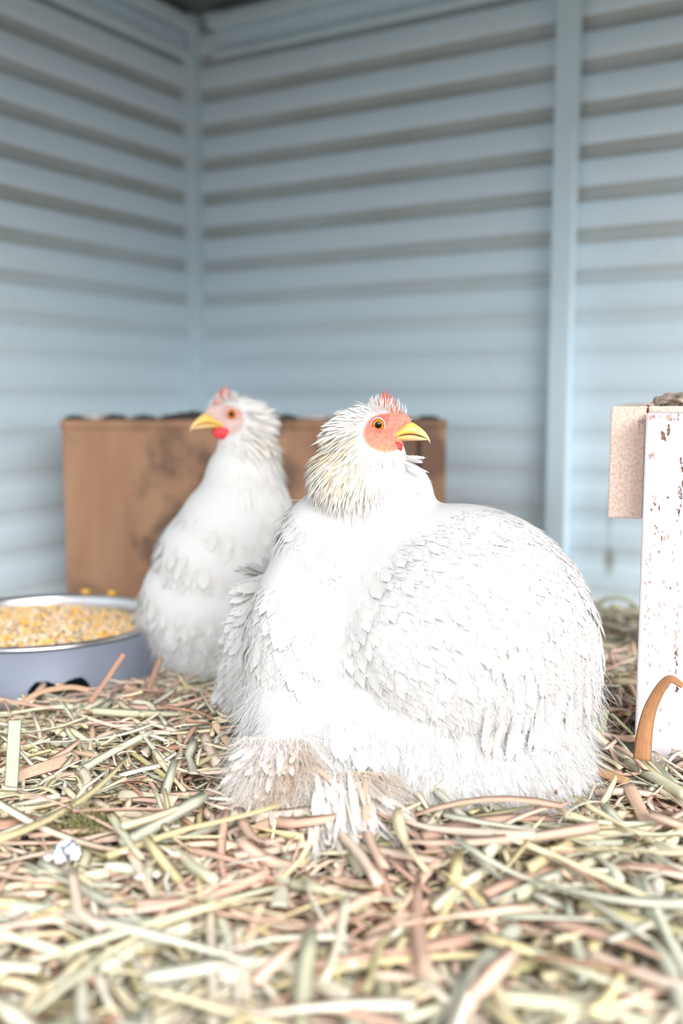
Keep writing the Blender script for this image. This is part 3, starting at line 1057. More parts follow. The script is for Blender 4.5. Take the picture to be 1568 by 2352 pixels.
    part = [feathers(P, D, nrm(np.cross(D, np.tile(ff, (nB, 1))) + .01), rng.uniform(.006, .0150, nB) * s * np.clip(1.1 - np.abs(u_ - .008) / .03, .4, 1), rng.uniform(.00025, .0005, nB) * s, rng.uniform(-.15, .15, nB), np.tile((.66, .56, .50), (nB, 1)), np.tile(WHITE, (nB, 1)), rng, 4, 0, True)]
    nB = 1500
    P, Nn = mesh_samples(me, nB, rng, lambda c_, n_: (face_mask(c_) > .1) * (np.hypot(loc(c_)[0] / .0078, loc(c_)[2] / .0070) > 1) * (loc(c_)[0] < .026) + 0.0)
    D = nrm(-np.tile(ff, (nB, 1)) * .5 + Nn * .45 + (P - face_c) * 8 + rng.standard_normal((nB, 3)) * .25)
    part.append(strands(P, D, rng.uniform(.0012, .0035, nB) * s, np.full(nB, .00008 * s), .3, np.tile((.70, .60, .54), (nB, 1)), rng, 3))
    # white ear tuft
    nB = 260
    C_ = np.array([L3(-.0125 + .006 * (rng.random() - .5), .0135, -.003 + .006 * (rng.random() - .5))[:] for _ in range(nB)])
    D = nrm(-np.tile(ff, (nB, 1)) * .9 + np.tile(uu, (nB, 1)) * rng.uniform(-.5, .35, (nB, 1)) + np.tile(ll, (nB, 1)) * rng.uniform(.05, .4, (nB, 1)))
    part.append(strands(C_, D, rng.uniform(.008, .017, nB) * s, np.full(nB, .00025 * s), .4, np.tile(WHITE, (nB, 1)), rng, 4))
    V, Fs, c_ = merge(part)
    link('crest', npmesh('crest', V, Fs, True, c_), M['feather'], hen)['label'] = 'white bristle feathers on crown, face and ear'
    return hen, me, rng, flow, tint, rootc


def long_feathers(name, hen, spec, rng, tintc, label=None, barbs=60):
    """spec: list of (root Vector, tip Vector, width, curl)"""
    P = np.array([a[0][:] for a in spec]); T = np.array([a[1][:] for a in spec])
    L = np.linalg.norm(T - P, axis=1); D = (T - P) / L[:, None]
    cam_n = nrm(np.array((0, 0, H)) - P)
    Nn = nrm(cam_n - D * (cam_n * D).sum(1, keepdims=True) + rng.standard_normal(P.shape) * .15)
    n = len(P)
    Wd = np.array([a[2] for a in spec]); cu = np.array([a[3] for a in spec])
    c1 = np.array([a[4] if len(a) > 4 else tintc for a in spec])
    part = [feathers(P, D, Nn, L, Wd, cu, c1 * .96, c1, rng, 9, barbs)]
    V, Fs, c_ = merge(part)
    o = link(name, npmesh(name, V, Fs, True, c_), M['feather'], hen)
    if label: o['label'] = label
    return o


# ------------------------------------------------------------------ front hen
def E(px, py, Y, rx, ry, rz, ry_=0.0):
    return (W(px, py, Y), (rx, ry, rz), Matrix.Rotation(ry_, 3, 'Y') if ry_ else None)


O1 = W(869, 975, .868)
ell1 = [
    E(1050, 1462, .865, .121, .108, .119),
    E(1190, 1500, .880, .073, .092, .104, .0),
    E(960, 1640, .865, .150, .095, .070),
    E(1090, 1700, .850, .098, .088, .055),
    E(1050, 1775, .825, .112, .076, .046),
    E(705, 1520, .875, .058, .080, .108, .0),
    E(680, 1630, .860, .046, .070, .070),
    E(770, 1340, .895, .062, .072, .080, .0),
    E(735, 1270, .895, .040, .055, .055),
    E(830, 1190, .890, .050, .050, .058),
    E(900, 1165, .890, .037, .042, .044, .5),
    E(826, 1110, .872, .042, .040, .045),
    E(845, 1060, .868, .034, .032, .035),
    E(600, 1500, .960, .034, .05, .085, .12),
    E(640, 1770, .790, .024, .026, .036),
    E(760, 1790, .800, .046, .036, .034),
]
hen1, me1, rng1, flow1, tint1, root1 = make_hen(
    'white_hen', 'fluffy white hen sitting in front, beak to the right, in sharp focus', (W(980, 1500, .87).x, .87, 0.0),
    ell1, O1, (1, -.10, -.03), 1.0, (0, -1, 0),
    dict(shoulder=W(800, 1240, .90)[:], hackle_z=W(800, 1200, .87).z, neck_xy=(W(838, 1100, .87).x, .872), neck_r=.075,
         yellow=W(790, 1050, .845)[:], dirt_z=.07, n_contour=7500, n_down=26000, n_hackle=5200, barbs=20), 11)

# drooping long feathers at the rump, far wing and feet
r = rng1
spec = []
from mathutils.bvhtree import BVHTree
def bvh_of(me):
    return BVHTree.FromPolygons([v.co[:] for v in me.vertices], [tuple(p.vertices) for p in me.polygons])


def on_body(bvh, px, py, Yd, off):
    q = W(px, py, 1.0); o_ = Vector((0, 0, H)); d = (q - o_).normalized()
    hit = bvh.ray_cast(o_, d)
    if hit[0] is None: return W(px, py, Yd)
    return hit[0] - d * off


bv1 = bvh_of(me1)
for i in range(150):
    t = r.random(); px = 1130 + 225 * t; py0 = 1330 + 330 * r.random() ** .9 + (1 - t) * 40
    edge = 1050 + 318 * math.sqrt(max(.02, 1 - ((py0 - 1462) / 330) ** 2))
    px = min(px, edge - 12)
    ln = r.uniform(80, 150); tx = px + (px - 1180) * .10 - r.uniform(0, 10) - max(0, py0 - 1500) * .10
    ty = min(py0 + ln, 1745 - max(0, tx - 1180) * .22 + r.uniform(-12, 8))
    A_ = on_body(bv1, px, py0, .86, .001); B_ = on_body(bv1, tx, ty, A_.y, .007)
    if abs(B_.y - A_.y) > .05: B_ = W(tx, ty, A_.y - .003)
    c_w = WHITE * r.uniform(.96, 1.03) if r.random() < .8 else np.array((.62, .575, .53))
    spec.append((A_, B_, r.uniform(.0028, .0052), r.uniform(.05, .2), c_w))
long_feathers('tail_feathers', hen1, spec, r, WHITE, 'long white feathers drooping over the rump')
spec = []
for i in range(90):
    py0 = r.uniform(1330, 1590); px = 575 - (py0 - 1330) * .12 + r.uniform(-15, 45); Y = .965 + r.uniform(-.02, .01)
    spec.append((W(px, py0, Y), W(px - r.uniform(15, 60), min(py0 + r.uniform(60, 110), 1690 - max(0, 545 - px) * 1.0), Y - .006), r.uniform(.004, .007), r.uniform(.0, .4), WHITE * np.array((.97, .97, 1.0))))
long_feathers('wing_feathers', hen1, spec, r, WHITE, 'downy white wing feathers hanging at the breast side', 110)
# foot feathers: fan over the straw
spec = []
TAN = np.array((.50, .35, .22)); BEI = np.array((.70, .665, .63))


def footcol(a, b, j=.18):
    # tan streaks and a painted crease shadow, other foot feathers nearly white
    def seg(x0, y0, x1, y1, w):
        t = max(0, min(1, ((a - x0) * (x1 - x0) + (b - y0) * (y1 - y0)) / ((x1 - x0) ** 2 + (y1 - y0) ** 2)))
        return math.exp(-((a - x0 - t * (x1 - x0)) ** 2 + (b - y0 - t * (y1 - y0)) ** 2) / w ** 2)
    k = max(.8 * seg(600, 1860, 685, 1740, 30), .7 * seg(690, 1735, 900, 1790, 10), .45 * seg(860, 1860, 900, 1960, 30))
    k = min(1, max(0, k + r.uniform(-j, j)))
    return BEI * (1 - k) + TAN * k


for i in range(400):
    q = r.random()
    if q < .42:       # inner, darker fan on the left
        a = r.uniform(-1.2, .9); rx_, ry_ = 650, 1745
        p0 = (rx_ + r.uniform(-65, 45), ry_ + r.uniform(-45, 70)); ln = r.uniform(50, 110)
        cl = footcol(*p0)
        Y0, Y1 = .765 + r.uniform(-.01, .012), .742 + r.uniform(-.012, .008)
        lim = 1905
    else:
        a = r.uniform(-.15, .95); p0 = (775 + r.uniform(-60, 80), 1800 + r.uniform(-30, 60)); ln = r.uniform(60, 170)
        cl = footcol(*p0)
        Y0, Y1 = .755 + r.uniform(-.01, .012), .715 + r.uniform(-.012, .008)
        lim = 1975 if a < .5 else 1940
    tip = (p0[0] + math.sin(a) * ln, min(p0[1] + math.cos(a) * ln, lim - r.uniform(0, 25)))
    T_ = W(tip[0], tip[1], min(Y1, YG(tip[1], .044 + r.uniform(0, .006))))
    spec.append((W(p0[0], p0[1], Y0), T_, r.uniform(.0018, .0045), r.uniform(-.1, .5), cl * r.uniform(.94, 1.06)))
long_feathers('foot_feathers', hen1, spec, r, BEI, 'beige and tan feathers fanning over the feet', 70)
# loose collar feathers right of the throat
nF = 15000
q = r.random(nF) < .5
ff0 = np.where(q[:, None], np.stack([r.uniform(560, 715, nF), r.uniform(1690, 1850, nF)], 1), np.stack([r.uniform(690, 900, nF), r.uniform(1770, 1900, nF)], 1))
bpx = np.where(q, (ff0[:, 0] - 645) / 110, (ff0[:, 0] - 770) / 170)
Pq = np.array([W(a, b, .765 - .035 * max(0, (b - 1690) / 210) + z_)[:] for (a, b), z_ in zip(ff0, r.uniform(-.008, .012, nF))])
Pq[:, 2] = np.maximum(Pq[:, 2], .022)
Dq = nrm(np.stack([bpx * .9, np.full(nF, -.45), np.full(nF, -.75)], 1) + r.standard_normal((nF, 3)) * .42)
cq = np.array([footcol(a, b) for a, b in ff0])
v_, q_, _, c_ = strands(Pq, Dq, r.uniform(.014, .034, nF), np.full(nF, .00022), .8, cq, r)
link('foot_down', npmesh('foot_down', v_, [q_], True, c_), M['feather'], hen1)['label'] = 'tan and white fluff over the feet'
# loose collar feathers right of the throat
spec = [(W(915, 1048, .862), W(978, 1052, .862), .0020, .1), (W(910, 1056, .86), W(986, 1086, .855), .0014, -.1), (W(905, 1060, .86), W(980, 1090, .855), .0013, -.1),
        (W(910, 1045, .865), W(942, 1048, .86), .001, 0), (W(920, 1052, .87), W(972, 1062, .87), .0024, .1), (W(900, 1050, .86), W(950, 1070, .85), .0015, .1)]
long_feathers('collar_feathers', hen1, spec, r, WHITE, 'loose white feathers sticking out below the beak', 40)

# ------------------------------------------------------------------ rear hen, facing left
O2 = W(531, 950, 1.175)
ell2 = [
    E(520, 1400, 1.205, .100, .095, .090),
    E(470, 1370, 1.205, .078, .08, .070),
    E(520, 1300, 1.20, .088, .085, .085),
    E(542, 1230, 1.19, .073, .07, .075),
    E(640, 1380, 1.27, .10, .10, .10),
    E(500, 1490, 1.19, .066, .075, .062),
    E(556, 1190, 1.185, .064, .060, .065),
    E(560, 1110, 1.18, .048, .047, .052),
    E(566, 1045, 1.178, .036, .036, .044),
    E(385, 1400, 1.205, .036, .05, .050),
]
hen2, me2, rng2, flow2, tint2, root2 = make_hen(
    'white_hen', 'upright white hen behind, beak to the left, standing beside the feed bowl', (W(520, 1500, 1.2).x, 1.2, 0.0),
    ell2, O2, (-1, -.18, -.10), 1.10, (0, -1, 0),
    dict(shoulder=W(565, 1150, 1.24)[:], hackle_z=W(560, 1180, 1.18).z, neck_xy=(W(560, 1100, 1.18).x, 1.18), neck_r=.09, voxel=.0028,
         bare=.45, yamt=.3, yellow=W(585, 1000, 1.15)[:], dirt_z=.06, n_contour=3200, n_down=12000, n_hackle=1800, barbs=10), 23)
spec = []
r = rng2
for i in range(110):
    t = r.random(); px = 345 + 165 * t; py0 = 1410 + 90 * t + r.uniform(-50, 30); Y = 1.17 - .05 * t + r.uniform(-.015, .01)
    lim = 1500 + 100 * min(1, t * 1.3)
    T_ = W(px + r.uniform(-5, 25), min(py0 + r.uniform(60, 130), lim + r.uniform(-20, 0)), Y - .005); T_.z = max(T_.z, .028)
    spec.append((W(px, py0, Y), T_, r.uniform(.005, .009), r.uniform(.1, .5), WHITE * np.array((.98, .96, .93))))
long_feathers('leg_feathers', hen2, spec, r, WHITE, 'ragged white feathers hanging to the straw', 40)


# ------------------------------------------------------------------ straw
PAL = np.array([(0.80, 0.70, 0.49), (0.72, 0.61, 0.36), (0.84, 0.77, 0.61), (0.64, 0.62, 0.46), (0.60, 0.60, 0.49), (0.70, 0.68, 0.58),
                (0.74, 0.53, 0.42), (0.64, 0.42, 0.33), (0.79, 0.63, 0.52), (0.50, 0.29, 0.20), (0.50, 0.45, 0.26), (0.84, 0.79, 0.68)])
PW = np.array([.14, .08, .14, .07, .05, .06, .12, .08, .12, .05, .03, .06])


def straw_batch(C, yaw, pitch, L, w, bend, roll, col, rng, seg=7, bs=1.0):
    n = len(C)
    D = np.stack([np.cos(yaw) * np.cos(pitch), np.sin(yaw) * np.cos(pitch), np.sin(pitch)], 1)
    up0 = np.tile((0., 0., 1.), (n, 1)); S = nrm(np.cross(D, up0)); U = nrm(np.cross(S, D))
    S2 = S * np.cos(roll)[:, None] + U * np.sin(roll)[:, None]; U2 = nrm(np.cross(S2, D))
    t = np.linspace(-.5, .5, seg)
    side = rng.standard_normal(n) * .30 * bs; kk = (rng.random(n) < .22)[:, None] * rng.uniform(.25, .6, n)[:, None] * bs; kx = rng.uniform(-.3, .3, n)[:, None]
    Cn = C[:, None] + D[:, None] * (t[None] * L[:, None])[..., None] - U[:, None] * ((t ** 2)[None] * (bend * L)[:, None])[..., None] + S[:, None] * ((t ** 2)[None] * (side * L)[:, None] + kk * np.abs(t[None] - kx) * L[:, None])[..., None]
    tw = (rng.standard_normal(n) * 1.1)[:, None] * t[None]
    Sx = S2[:, None] * np.cos(tw)[..., None] + U2[:, None] * np.sin(tw)[..., None]
    Ux = -S2[:, None] * np.sin(tw)[..., None] + U2[:, None] * np.cos(tw)[..., None]
    tap = 1 - .55 * np.clip(np.abs(t) * 2 - .5, 0, 1) ** 2 * (rng.random(n) < .6)[:, None]
    hw = w[:, None] * .5 * tap
    th = np.minimum(hw * rng.choice([.12, .16, .7], n, p=[.5, .3, .2])[:, None], .0016) + .00012
    V = np.stack([Cn - Sx * hw[..., None], Cn + Ux * th[..., None], Cn + Sx * hw[..., None], Cn - Ux * th[..., None]], 2)
    st = np.zeros((n, seg, 4, 3)); st[..., 0] = np.array([-1, 0, 1, 0])[None, None]; st[..., 1] = (rng.random(n) * 90)[:, None, None]; st[..., 2] = t[None, :, None] * 2 + (rng.random(n) * 50)[:, None, None]
    base = (np.arange(n) * seg * 4)[:, None, None]
    a = base + np.arange(seg - 1)[None, :, None] * 4; j = np.arange(4)[None, None]
    Q = np.stack([a + j, a + (j + 1) % 4, a + 4 + (j + 1) % 4, a + 4 + j], -1).reshape(-1, 4)
    e0 = np.stack([base[:, 0, 0] + k for k in (3, 2, 1, 0)], 1); e1 = np.stack([base[:, 0, 0] + (seg - 1) * 4 + k for k in (0, 1, 2, 3)], 1)
    return V.reshape(-1, 3), np.concatenate([Q, e0, e1]), np.repeat(col, seg * 4, axis=0), st.reshape(-1, 3)


def straw_field(n, rng, y0, y1, lmin, lmax, wmin, wmax, zlo, zhi, pmax, spread=.42, bs=1.0):
    y = y0 + (y1 - y0) * rng.random(n * 3) ** 1.0
    x = rng.uniform(-1, 1, n * 3) * (spread * y + .05)
    keep = inside_room(x, y, .03 + lmax * .5)
    # keep clear of bowl, box, bench leg and of the hens' bodies
    keep &= np.hypot(x - BC.x, y - BC.y) > BR + .018 + lmax * .12
    keep &= ~((x > BX0 - .03) & (x < BX1 + .03) & (y > BY0 - .03))
    keep &= ~((x > pl - .010) & (x < pl + .10) & (y > PY0 - .010) & (y < PY0 + .06))
    keep &= ~((((x - hen1.location.x) / .150) ** 2 + ((y - .87) / .085) ** 2) < 1)
    keep &= ~((((x - hen2.location.x) / .09) ** 2 + ((y - 1.2) / .07) ** 2) < 1)
    x, y = x[keep][:n], y[keep][:n]; m = len(x)
    L = rng.uniform(lmin, lmax, m) * (.6 + .4 * rng.random(m)); w = rng.uniform(wmin, wmax, m)
    z = hfield(x, y) + rng.uniform(zlo, zhi, m)
    pitch = np.clip(rng.standard_normal(m) * pmax, -.5, .5)
    z = np.maximum(z, np.abs(np.sin(pitch)) * L * .38 + hfield(x, y))
    # stop long pieces from poking into bodies
    hd = np.minimum.reduce([np.hypot((x - BC.x), (y - BC.y)) - BR - .02, np.abs(y - 5) * 0 + 1])
    yaw = rng.uniform(0, PI, m)
    closeb = hd < L * .5
    yaw[closeb] = np.arctan2(y[closeb] - BC.y, x[closeb] - BC.x) + PI / 2
    pick = rng.choice(len(PAL), m, p=PW / PW.sum())
    # patches of one tone
    ptch = np.sin(x * 13 + 2) * np.sin(y * 11 + x * 5)
    sw = (ptch > .35) & (rng.random(m) < .5); pick[sw] = rng.choice([6, 7, 8], sw.sum())
    sw = (ptch < -.35) & (rng.random(m) < .45); pick[sw] = rng.choice([3, 4, 5, 0], sw.sum())
    col = PAL[pick] * rng.uniform(.90, 1.20, (m, 1))
    return straw_batch(np.stack([x, y, z], 1), yaw, pitch, L, w, (rng.standard_normal(m) * .35 + .1) * bs, rng.uniform(-.7, .7, m), np.clip(col, 0, .93), rng, bs=bs)


rs = np.random.default_rng(5)
batches = [
    straw_field(9000, rs, .36, 1.15, .012, .05, .0006, .0022, .000, .022, .22),
    straw_field(6500, rs, .36, 1.15, .02, .07, .0020, .0048, .000, .018, .14),
    straw_field(5200, rs, .36, 1.25, .035, .11, .0030, .0078, .006, .030, .16),
    straw_field(900, rs, .36, 1.0, .05, .13, .0045, .0105, .018, .036, .10, bs=.6),
    straw_field(230, rs, .36, .72, .09, .19, .0060, .0115, .030, .044, .07, bs=.4),
    straw_field(900, rs, .60, 1.05, .02, .05, .0020, .0050, .014, .034, .45),
    straw_field(6000, rs, 1.05, 2.0, .03, .09, .0025, .0075, .000, .026, .18),
]
V = []; Q = []; Cc = []; St = []; off = 0
for v, q, c, s_ in batches:
    V.append(v); Q.append(q + off); Cc.append(c); St.append(s_); off += len(v)
bed = link('straw_bedding', npmesh('straw_bedding', np.concatenate(V), [np.concatenate(Q)], False, np.concatenate(Cc), np.concatenate(St)), M['straw'])
tag(bed, 'loose bed of cream, green and pinkish brown straw over the coop floor', 'straw', kind='stuff')
# chaff crumbs
n = 16000
y = .34 + .95 * rs.random(n) ** 1.4; x = rs.uniform(-1, 1, n) * (.42 * y + .03)
P = np.stack([x, y, hfield(x, y) + rs.uniform(0, .005, n)], 1)
CP = np.array([(0.78, 0.60, 0.46), (0.82, 0.70, 0.54), (0.66, 0.44, 0.32), (0.84, 0.78, 0.66), (0.50, 0.36, 0.26), (0.74, 0.56, 0.50)])
S = np.stack([rs.uniform(.0012, .0042, n), rs.uniform(.0008, .0025, n), rs.uniform(.0004, .001, n)], 1)
keep = (np.hypot(x - BC.x, y - BC.y) > BR + .022) & inside_room(x, y)
ch = link('straw_chaff', kernels('straw_chaff', P[keep], S[keep], CP[rs.choice(6, n)][keep] * rs.uniform(.85, 1.1, (keep.sum(), 1)), rs), M['grain'])
tag(ch, 'fine crumbs of pale chaff between the straws', 'chaff', kind='stuff')


# distinct pieces that stand out of the bedding
def hero(name, pts, width, col, label, cat='straw', group=None, thick=None, roundish=False, taper=(1, 1), facing=0.0, seed=0):
    # pts: (px, py, Y) control points; ribbon or stalk with real thickness
    mode = 'up' if seed in (1, 5, 6, 7, 12, 13, 14) else 'keep' if seed in (8, 15, 31, 32, 33, 34) else 'lie'
    rr = np.random.default_rng(seed + 100)
    col = np.array(col) * .86
    if mode == 'lie':
        P = [W(a, b, YG(b, .041 + .003 * math.sin(seed * 3.1 + q))) for q, (a, b, c) in enumerate(pts)]
    elif mode == 'up':          # foot in the bed, the rest rises from there
        ba = max(pts, key=lambda p: p[1]); sh = YG(ba[1], .030) - ba[2]
        P = [W(a, b, c + sh) for a, b, c in pts]
    else:
        P = [W(*p) for p in pts]
    # Catmull-Rom
    out = []
    Q_ = [P[0] * 2 - P[1]] + P + [P[-1] * 2 - P[-2]]
    for i in range(1, len(Q_) - 2):
        for k in range(8):
            t = k / 8
            a, b, c, d = Q_[i - 1], Q_[i], Q_[i + 1], Q_[i + 2]
            out.append(.5 * ((2 * b) + (c - a) * t + (2 * a - 5 * b + 4 * c - d) * t * t + (3 * b - a - 3 * c + d) * t ** 3))
    out.append(P[-1])
    nS = len(out); m = 10
    V, C_, St_ = [], [], []
    for i, p in enumerate(out):
        tn = (out[min(i + 1, nS - 1)] - out[max(i - 1, 0)]).normalized()
        view = (Vector((0, 0, H)) - p).normalized()
        nup = (view * .6 + Vector((0, -.2, .8)) * .5)
        Sd = tn.cross(nup).normalized(); Up = Sd.cross(tn).normalized()
        Sd2 = Sd * math.cos(facing) + Up * math.sin(facing); Up2 = Up * math.cos(facing) - Sd * math.sin(facing)
        f = i / (nS - 1)
        hw = width * .5 * (taper[0] + (taper[1] - taper[0]) * f)
        if taper == 'leaf': hw = width * .5
        th = hw if roundish else (thick or .0005)
        for j in range(m):
            a = 2 * PI * j / m
            x_ = math.cos(a); z_ = math.sin(a)
            fold = 0 if roundish else -.25 * hw * (abs(x_)) ** 2
            q = p + Sd2 * (hw * x_) + Up2 * (th * z_ + fold)
            V.append(q[:])
            C_.append(np.clip(np.array(col) * (1 + .05 * rr.standard_normal()), 0, .93)); St_.append((x_ * 1.5, seed * 7.3, f * 3))
    Fs = [(i * m + j, i * m + (j + 1) % m, (i + 1) * m + (j + 1) % m, (i + 1) * m + j) for i in range(nS - 1) for j in range(m)]
    caps = [tuple(range(m))[::-1], tuple((nS - 1) * m + j for j in range(m))]
    o = link(name, npmesh(name, np.array(V), [np.array(Fs), np.array(caps)], True, np.array(C_), np.array(St_)), M['straw'])
    tag(o, label, cat, group)
    return o


GREEN = (.62, .68, .52); PALE = (.84, .80, .60); PINK = (.80, .56, .43); BRN = (.58, .28, .13); YEL = (.76, .68, .36); GG = (.60, .63, .52); GREY = (.68, .70, .60)
hero('straw_piece', [(22, 1850, .80), (28, 1760, .81), (34, 1655, .82)], .0108, GREEN, 'wide pale green blade standing upright near the left edge', thick=.0006, seed=1)
hero('straw_piece', [(0, 1800, .78), (60, 1775, .80), (120, 1755, .82), (178, 1735, .84)], .0125, PINK, 'broad pink-beige blade lying beside the upright green blade at left', taper=(.7, 1.1), seed=2)
hero('straw_stalk', [(168, 1668, .955), (260, 1652, .96), (380, 1625, .975), (485, 1600, .99)], .0055, GG, 'long pale green stalk running from the bowl front towards the front hen', roundish=True, taper=(1, .8), seed=3)
hero('straw_stalk', [(288, 1718, .89), (340, 1755, .87), (395, 1795, .86)], .0044, YEL, 'short yellow-green stalk slanting down right, left of the front hen', roundish=True, seed=4)
hero('straw_stalk', [(492, 1660, .86), (520, 1702, .845), (548, 1750, .83)], .0070, (.84, .62, .44), 'peach straw leaning onto the breast side of the front hen, upper piece', seed=5)
hero('straw_stalk', [(545, 1752, .80), (528, 1785, .79), (516, 1850, .775)], .0085, (.80, .58, .42), 'peach straw below the leaning piece by the front hen\'s foot feathers', seed=6)
hero('straw_stalk', [(1303, 1690, .80), (1290, 1760, .79), (1270, 1838, .775)], .0070, (.74, .76, .62), 'pale green stalk standing against the rump of the front hen', roundish=False, thick=.002, seed=7)
hero('dry_leaf', [(1568, 1575, .815), (1535, 1560, .82), (1500, 1610, .82), (1482, 1670, .815), (1474, 1745, .80)], .0165, (.50, .24, .11), 'arched brown leaf leaning against the white bench leg', 'leaf', taper=(.3, .9), seed=8)
hero('straw_piece', [(1300, 1735, .85), (1360, 1765, .84), (1440, 1795, .83)], .0085, (.70, .42, .22), 'orange-brown blade slanting down right between front hen and bench', seed=9)
hero('straw_stalk', [(1440, 1752, .80), (1500, 1785, .79), (1575, 1830, .77)], .0088, (.82, .80, .60), 'thick hollow cream stalk below the white bench leg', roundish=True, seed=10)
hero('straw_piece', [(1442, 1800, .80), (1480, 1880, .79), (1520, 1990, .76)], .011, (.80, .56, .42), 'long peach blade running down right under the bench leg', seed=11)
hero('straw_piece', [(1355, 1740, .90), (1376, 1690, .90), (1390, 1630, .90)], .0075, (.50, .48, .30), 'olive blade sticking up behind the hen\'s rump near the bench', seed=12)
hero('straw_piece', [(1440, 1680, .86), (1422, 1650, .88), (1418, 1630, .90), (1402, 1600, .91)], .0065, (.70, .64, .40), 'curled yellowish blade tip standing highest beside the bench leg', seed=13)
hero('straw_piece', [(1374, 1730, .87), (1376, 1700, .88), (1362, 1668, .89)], .0070, (.62, .46, .34), 'short tan bent blade between the olive blade and hen\'s rump', seed=14)
hero('straw_stalk', [(1455, 1688, .87), (1430, 1665, .88), (1405, 1640, .89)], .0030, (.74, .72, .48), 'thin yellow split stalk crossing behind the curled blade', roundish=True, seed=15)
hero('straw_piece', [(1430, 1690, .86), (1450, 1720, .85), (1490, 1745, .84), (1550, 1800, .82)], .0085, (.62, .64, .52), 'grey-green blade curving down under the brown leaf', seed=16)
hero('straw_stalk', [(985, 1858, .745), (1080, 1890, .735), (1195, 1935, .72)], .0062, (.60, .58, .34), 'olive green stalk slanting right below the front hen\'s belly', roundish=True, seed=17)
hero('straw_piece', [(1000, 1900, .73), (1090, 1920, .725), (1170, 1955, .715)], .0115, (.86, .80, .66), 'wide cream blade just under the olive green stalk', seed=18)
hero('straw_piece', [(975, 1845, .745), (990, 1900, .73), (1000, 2000, .71)], .0062, (.82, .70, .46), 'yellow blade pointing down from the front hen\'s belly edge', seed=19)
hero('straw_piece', [(270, 1822, .79), (330, 1832, .785), (400, 1845, .775)], .0155, (.88, .80, .62), 'broadest cream blade at left middle, above the split cream stalk', taper=(.6, 1), seed=20)
hero('straw_stalk', [(245, 1872, .77), (340, 1882, .76), (445, 1892, .755)], .0125, (.88, .80, .58), 'thick split cream stalk at left middle, lying nearly level', thick=.002, seed=21)
hero('straw_stalk', [(0, 2045, .66), (110, 2030, .67), (250, 2005, .68)], .0075, (.86, .80, .58), 'cream stalk across the left foreground above the large grey-green leaf', roundish=True, seed=22)
hero('broad_straw', [(-30, 2085, .60), (80, 2098, .61), (200, 2108, .62), (330, 2085, .63), (418, 2060, .645)], .0125, (.70, .72, .60), 'large grey-green leaf blade lying across the left foreground', taper=(1.2, .8), seed=23)
hero('broad_straw', [(130, 2265, .50), (250, 2210, .53), (350, 2160, .56), (440, 2125, .59)], .0085, (.76, .74, .62), 'blurred grey-cream blade slanting up right in the left foreground', seed=24)
hero('broad_straw', [(505, 2240, .50), (640, 2215, .51), (800, 2290, .485)], .0090, (.84, .78, .64), 'arched cream blade at the bottom centre of the foreground', seed=25)
hero('broad_straw', [(660, 1945, .71), (650, 2010, .68), (640, 2080, .65)], .0115, (.74, .74, .62), 'upright grey-green leaf in front of the foot feathers', taper=(.7, 1), seed=26)
hero('broad_straw', [(1040, 2360, .46), (1060, 2280, .49), (1130, 2190, .52), (1210, 2100, .57)], .0100, (.70, .72, .62), 'long curving grey-green blade in the right foreground', seed=27)
hero('straw_stalk', [(1240, 1905, .72), (1310, 1985, .70), (1400, 2080, .66)], .0062, (.82, .74, .44), 'yellow stalk slanting down right in the right foreground', roundish=True, seed=28)
hero('straw_stalk', [(480, 2020, .66), (484, 2160, .60), (492, 2360, .52)], .0055, (.80, .72, .60), 'blurred beige stalk pointing straight at the viewer in left foreground', roundish=True, seed=29)
hero('broad_straw', [(1130, 2290, .495), (1300, 2310, .48), (1568, 2370, .45)], .0085, (.84, .80, .60), 'pale yellow blade along the bottom right corner', seed=30)
hero('straw_stalk', [(205, 1615, 1.00), (245, 1560, 1.005), (284, 1502, 1.01)], .0058, (.62, .36, .26), 'reddish straw standing against the front of the feed bowl', seed=31)
hero('straw_stalk', [(45, 1620, 1.00), (90, 1590, 1.01), (160, 1578, 1.02), (205, 1585, 1.02)], .0062, (.68, .44, .30), 'arched tan straw lying over the dark slot of the feed bowl', seed=32)
hero('straw_stalk', [(340, 1585, 1.04), (355, 1545, 1.045), (368, 1512, 1.05)], .0060, (.50, .30, .22), 'short reddish straw between feed bowl and rear hen', seed=33)
hero('straw_stalk', [(1366, 1392, 1.45), (1400, 1374, 1.45), (1440, 1378, 1.46), (1475, 1405, 1.47)], .0070, (.55, .56, .44), 'thin arched green straw against the blue wall, left of the bench', roundish=True, seed=34)
hero('straw_stalk', [(0, 1722, .86), (60, 1712, .865), (105, 1706, .87)], .0080, (.84, .64, .46), 'peach split straw behind the upright green blade at left edge', taper=(.5, 1.1), seed=35)
hero('straw_stalk', [(130, 1722, .865), (180, 1730, .865), (240, 1740, .865)], .0045, (.82, .56, .42), 'thin peach straw continuing right of the upright green blade', roundish=True, seed=36)
hero('straw_stalk', [(405, 1660, .93), (415, 1740, .885), (375, 1820, .82)], .0040, (.82, .62, .46), 'thin curved beige straw crossing the bedding left of the front hen', seed=37)
hero('straw_piece', [(1110, 1790, .76), (1150, 1850, .745), (1215, 1900, .73)], .0065, (.74, .76, .60), 'pale green blade lying under the front hen\'s rear belly', seed=38)
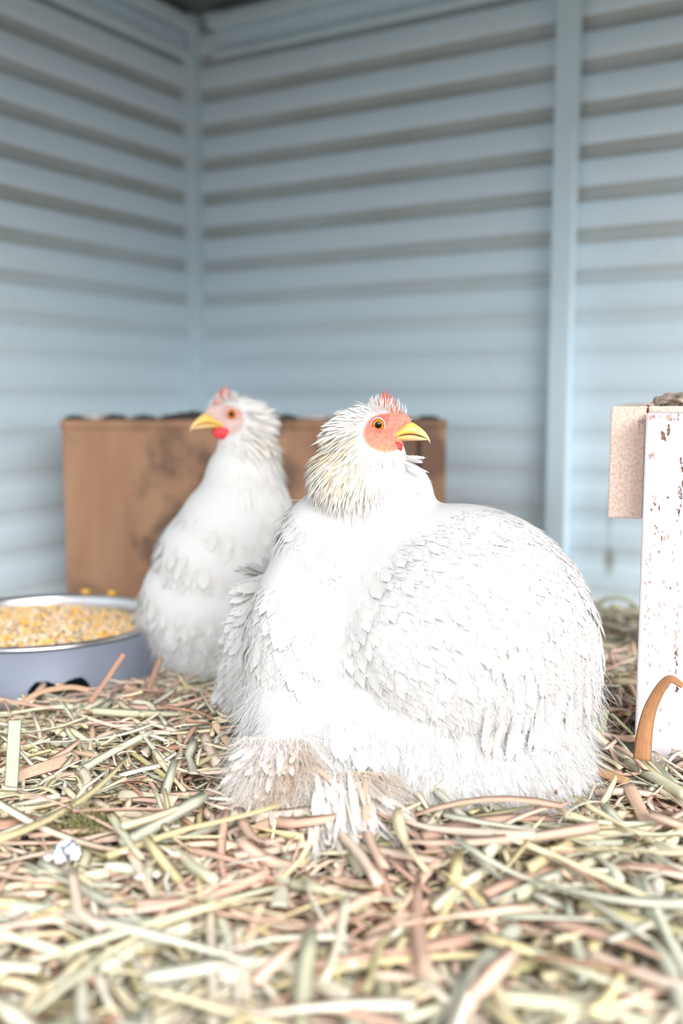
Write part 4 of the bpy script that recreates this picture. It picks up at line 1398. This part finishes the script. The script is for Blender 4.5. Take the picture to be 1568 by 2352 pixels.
hero('straw_piece', [(560, 1920, .72), (600, 1895, .73), (660, 1875, .735)], .0075, (.82, .58, .42), 'peach blade under the left foot feathers', seed=39)

# droppings and an olive clump in the straw
p = W(155, 1958, YG(1958, .050))
o = lump('pebble', (p.x, p.y, p.z), (.0088, .007, .0085), 'pale', 91, .9, 4)
mm, n_, l_, b_2 = new_mat('black_and_white_dropping')
ff_ = noise(n_, l_, 160, 3, 0.5)
rr_ = ramp(n_, l_, ff_, [(0.47, (0.86, 0.86, 0.90)), (0.56, (0.10, 0.11, 0.15))])
l_.new(rr_.outputs[0], b_2.inputs['Base Color'])
o.data.materials.clear(); o.data.materials.append(mm)
tag(o, 'small glossy white and black dropping lying in the straw at left', 'dropping')
p = W(200, 1905, YG(1905, .046))
rs2 = np.random.default_rng(9)
n = 2200
dd = rs2.standard_normal((n, 3)) * np.array((.0085, .007, .0055)) + np.array((p.x, p.y, p.z + .003))
g = kernels('hay_clump', dd, np.stack([rs2.uniform(.0005, .0016, n), rs2.uniform(.0003, .0008, n), rs2.uniform(.0003, .0006, n)], 1), np.tile((.20, .19, .08), (n, 1)) * rs2.uniform(.5, 1.6, (n, 1)), rs2)
tag(link('hay_clump', g, M['grain']), 'crumbly olive green clump behind the white and black dropping', 'hay')
# loose corn kernels behind the bowl and by the hens
for k, (px, py, Yk, lb) in enumerate([(180, 1348, 1.375, 'yellow corn kernel on the back bowl rim, left one'), (246, 1352, 1.36, 'yellow corn kernel on the back bowl rim, right one'), (300, 1608, YG(1608, .042), 'orange corn kernel in the straw right of the bowl slot')]):
    p = W(px, py, Yk)
    if k < 2: p = Vector(((px - 784) / 2302 * (BC.y + BR * .93), BC.y + (BR - .001) * math.sqrt(max(0, 1 - (((px - 784) / 2302 * 1.36 - BC.x) / BR) ** 2)), bowl_rim_z + .0045))
    o = lump('corn_kernel', p, (.006, .005, .004), 'warm', 120 + k, .9, 2)
    o.data.materials.clear(); o.data.materials.append(M.setdefault('corn', mat_simple('corn_yellow', (.86, .48, .08), .5)))
    tag(o, lb, 'corn')
